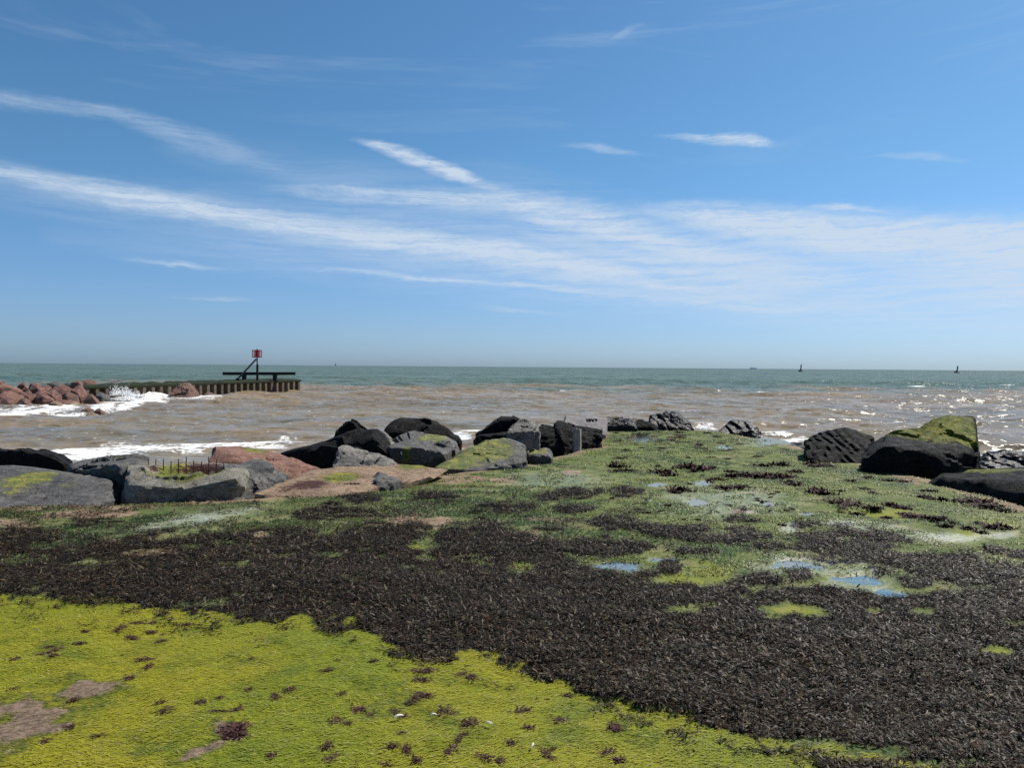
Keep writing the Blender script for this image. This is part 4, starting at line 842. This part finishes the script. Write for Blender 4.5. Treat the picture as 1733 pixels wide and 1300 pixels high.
# weed covered deck and capping behind the piles
nd = 60; V = []; r5 = random.Random(4)
for i in range(nd):
    s = i/(nd-1)
    for j, t in enumerate((.36, .9, 2.0, 3.2, 4.2, 4.4)):
        q = D*(LEN*s)-NRM*t; V.append((q.x, q.y, top_h(s)+.02+(.05+.06*s)*min(j, 4)/4*1.2+(r5.uniform(-.07, .09) if j else 0)-(1.6 if j == 5 else 0)))
me = bpy.data.meshes.new('weedy_deck'); me.from_pydata(V, [], [tuple(int(v) for v in f) for f in grid_faces(nd, 6)]); me.update()
link('weedy_deck', me, WEEDD, wall)
V = []
for i in range(nd):
    s = i/(nd-1)
    for (t, z) in ((-.03, -.12), (-.03, .03), (.42, .05), (.42, -.12)):
        q = D*(LEN*s)-NRM*t; V.append((q.x, q.y, top_h(s)+z+r5.uniform(-.03, .025)))
me = bpy.data.meshes.new('capping_beam'); me.from_pydata(V, [], [(4*i+j, 4*i+4+j, 4*i+4+(j+1) % 4, 4*i+(j+1) % 4) for i in range(nd-1) for j in range(4)]); me.update()
link('capping_beam', me, WEEDD, wall)

# beacon
d_b = 86.0
bb = at(435.5, 644, d_b); beacon = bpy.data.objects.new('navigation_beacon', None); COL.objects.link(beacon); beacon.location = bb
beacon['label'] = 'beacon post with red slatted square topmark and slanting brace on the groyne'; beacon['category'] = 'beacon'
pxm = d_b/FPX
link('lower_post', tube_mesh('lower_post', [(0, 0, -.5), (0, 0, 27*pxm)], [2.1*pxm, 1.9*pxm], 10), TARRED, beacon)
link('upper_post', tube_mesh('upper_post', [(-.02, 0, 26*pxm), (-.03, 0, 53.5*pxm)], [1.1*pxm, .9*pxm], 10), TARRED, beacon)
def beam(name, a, b_, w, h, mat, parent):
    a = Vector(a); b_ = Vector(b_); L = (b_-a).length; me = box_mesh(name, L, w, h, (0, 0, 0), .02)
    o = link(name, me, mat, parent, loc=(a+b_)/2); o.rotation_mode = 'QUATERNION'; o.rotation_quaternion = (b_-a).to_track_quat('X', 'Z'); return o
beam('brace', Vector(at(401, 643, d_b-.9))-beacon.location, Vector(at(434, 607.5, d_b-.25))-beacon.location, .2, .2, TIMBER, beacon)
link('brace_shoe', box_mesh('brace_shoe', .32, .3, .4, (0, 0, 0), .03), TARRED, beacon, loc=Vector(at(402, 643.5, d_b-.9))-beacon.location)
cz = 45.2*pxm; hw = 6.7*pxm*1.25; hh = 6.4*pxm
for ang in (38, 142, 218, 322):
    p_ = bpy.data.objects.new('topmark_panel', None)
    me = box_mesh('topmark_panel', .05, .06, 2*hh, (.05, 0, 0), .008)
    pn = link('topmark_panel', me, REDP, beacon, loc=(-.03, 0, cz)); pn.rotation_euler = (0, 0, RAD(ang)); bpy.data.objects.remove(p_)
    for z in (-hh+.05, hh-.05): link('rail', box_mesh('rail', hw-.08, .05, .10, (hw/2+.04, 0, z), .01), REDP, pn)
    for xx in (.36, .68, 1.): link('slat', box_mesh('slat', .085, .035, 2*hh-.18, (hw*xx-.04, .003, 0), .008), REDP, pn)
# timber rail on two posts
d_r = 87.0
rb = at(440, 643, d_r); rail = bpy.data.objects.new('timber_rail', None); COL.objects.link(rail); rail.location = rb
rail['label'] = 'black horizontal timber beam on two stout posts beside the beacon'; rail['category'] = 'beam'
beam('beam', Vector(at(377.5, 632.4, d_r))-rail.location, Vector(at(500, 632.4, d_r))-rail.location, .38, 5.0*d_r/FPX, TARRED, rail)
for px in (413.5, 465.5):
    a = Vector(at(px, 649, d_r))-rail.location; beam('post', a, a+Vector((0, 0, 15*d_r/FPX)), .42, 6.2*d_r/FPX, TARRED, rail)

# ------------------------------------------------------------------ spray
SPRAY, N, b = new_mat('spray'); b.inputs['Base Color'].default_value = (.85, .86, .86, 1); b.inputs['Roughness'].default_value = .8
def spray(label, spots, seed):
    r = np.random.default_rng(seed); V = []; F = []
    O = np.array([(1, 0, 0), (-1, 0, 0), (0, 1, 0), (0, -1, 0), (0, 0, 1), (0, 0, -1)], float)
    Fo = np.array([(0, 2, 4), (2, 1, 4), (1, 3, 4), (3, 0, 4), (2, 0, 5), (1, 2, 5), (3, 1, 5), (0, 3, 5)])
    for (px, py, d, w, h, n, s0) in spots:
        c = at(px, py, d); k = d/FPX
        for i in range(n*2):
            hh_ = r.random()**2.0; q = c+np.array([r.normal(0, w*k*.5*(1-.6*hh_)), r.normal(0, .4), hh_*h*k*(1+.25*r.normal())-.05]); s = s0*k*r.uniform(.15, .75)*(1-.65*hh_)
            F.append(Fo+len(V)*6); V.append(q+O*s*np.array([1, 1, r.uniform(.7, 1.6)]))
    V = np.concatenate(V); base = V.mean(0)
    link('sea_spray', np_mesh('sea_spray', V-base, np.concatenate(F), smooth=True), SPRAY, loc=base, kind='stuff', label=label, cat='spray')
spray('white spray of a wave breaking against the piled wall', [(196,668,63,10,16,160,2.0),(212,667,63,12,14,200,2.0),(228,670,63,14,9,150,1.8),(205,676,62,26,6,160,1.6),(250,674,64,24,5,150,1.5),(290,674,66,20,3,80,1.2),(325,674,66,26,3,80,1.2),(362,672,71,16,3,60,1.2)], 1)
spray('small white splash at the far edge of the slab', [(1196,726,31.5,13,9,170,1.1),(1203,724,31.5,6,14,90,.9)], 2)
spray('white surf splash right of the lone far rock', [(1300,742,27.5,18,5,130,1.1),(1287,737,28.5,8,4,60,1.0)], 3)

# ------------------------------------------------------------------ buoys, far ship
BUOY = simple('dark_buoy', (.02, .025, .03), (.035, .04, .045), .6)
BUOYL = simple('buoy_grey', (.10, .12, .13), (.14, .16, .17), .6)
def lathe(name, prof, n=16):
    return tube_mesh(name, [(0, 0, z) for r_, z in prof], [r_ for r_, z in prof], n)
def buoy(px, pyb, d, hpx, wpx, lean, label):
    c = at(px, pyb, d); k = d/FPX; e = bpy.data.objects.new('navigation_buoy', None); COL.objects.link(e); e.location = c; e['label'] = label; e['category'] = 'buoy'; e['group'] = 'two buoys on the horizon'
    w = wpx*k/2; h = hpx*k
    link('float', lathe('float', [(w*.8, -.8), (w, -.1), (w, .75*k*1.3), (w*.8, 1.7*k)]), BUOY, e)
    link('tower', lathe('tower', [(w*.42, 1.6*k), (w*.26, h*.35), (w*.22, h*.70)]), BUOYL if lean > .08 else BUOY, e)
    link('lantern', lathe('lantern', [(w*.26, h*.66), (w*.30, h*.70), (w*.28, h*.80), (w*.1, h*.84)]), BUOY, e)
    link('topmark', lathe('topmark', [(w*.05, h*.8), (w*.05, h*.88), (w*.17, h*.885), (w*.02, h*1.0)], 10), BUOY, e)
    e.rotation_euler = (0, lean, 0)
buoy(1355, 628.4, 900, 13, 7.5, .07, 'dark conical topped buoy nearer the middle of the horizon')
buoy(1619.3, 630.7, 860, 12.5, 8.5, .13, 'leaning dark buoy near the right end of the horizon')
buoy(568, 618.4, 2600, 4.5, 2.0, 0, 'tiny distant buoy on the horizon right of the beacon')
SHIP = simple('hazed_hull', (.62, .70, .80), (.66, .74, .82), .8)  # distance haze painted into the hull colour
c = at(1275, 623.9, 9000); k = 9000/FPX
ship = bpy.data.objects.new('cargo_ship', None); COL.objects.link(ship); ship.location = c; ship['label'] = 'faint pale ship far off on the horizon left of the nearer buoy'; ship['category'] = 'ship'
hull = np_mesh('hull', [(-6*k, 0, -4), (5.5*k, 0, -4), (6.6*k, 0, .9*k), (-6*k, 0, .8*k), (-6*k, 15, -4), (5.5*k, 15, -4), (6.6*k, 7, .9*k), (-6*k, 15, .8*k)],
               np.array([[0, 1, 2, 3], [5, 4, 7, 6], [1, 5, 6, 2], [4, 0, 3, 7], [3, 2, 6, 7]]), smooth=False)
link('hull', hull, SHIP, ship)
link('bridge', box_mesh('bridge', 2.2*k, 12, 1.2*k, (-2.5*k, 7, 1.4*k), 0), SHIP, ship)
link('deck_cargo', box_mesh('deck_cargo', 5*k, 12, .5*k, (1.5*k, 7, 1.1*k), 0), SHIP, ship)

# ------------------------------------------------------------------ white scraps on the lime mat
FEA = simple('feather_white', (.62, .60, .52), (.75, .73, .66), .8)
def feather(px, py, L, ang, label):
    g = gp(px, py); f = field(np.array([g[0]]), np.array([g[1]])); n = 9; V = []
    for i in range(n):
        s = i/(n-1); w = L*.13*math.sin(math.pi*min(1, s*.9+.08))
        for t in (-1, 0, 1): V.append((L*(s-.5), t*w+.12*L*s*s, .012+.012*math.sin(s*3)-(abs(t)*.004)))
    me = bpy.data.meshes.new('feather'); me.from_pydata(V, [], [tuple(int(v) for v in q) for q in grid_faces(n, 3)]); me.update()
    o = link('feather', me, FEA, loc=(g[0], g[1], float(f['z'][0])+.008), label=label, cat='feather'); o.rotation_euler = (0, 0, ang)
feather(674, 1225, .055, .35, 'white feather lying left of centre on the lime green mat')
feather(828, 1239, .05, 2.5, 'curled white feather near a dark tuft on the lime mat')
feather(902, 1278, .04, 1.1, 'short upright white feather at the bottom edge of the lime mat')
feather(733, 1220, .04, .1, 'thin pale feather between the two larger white feathers')
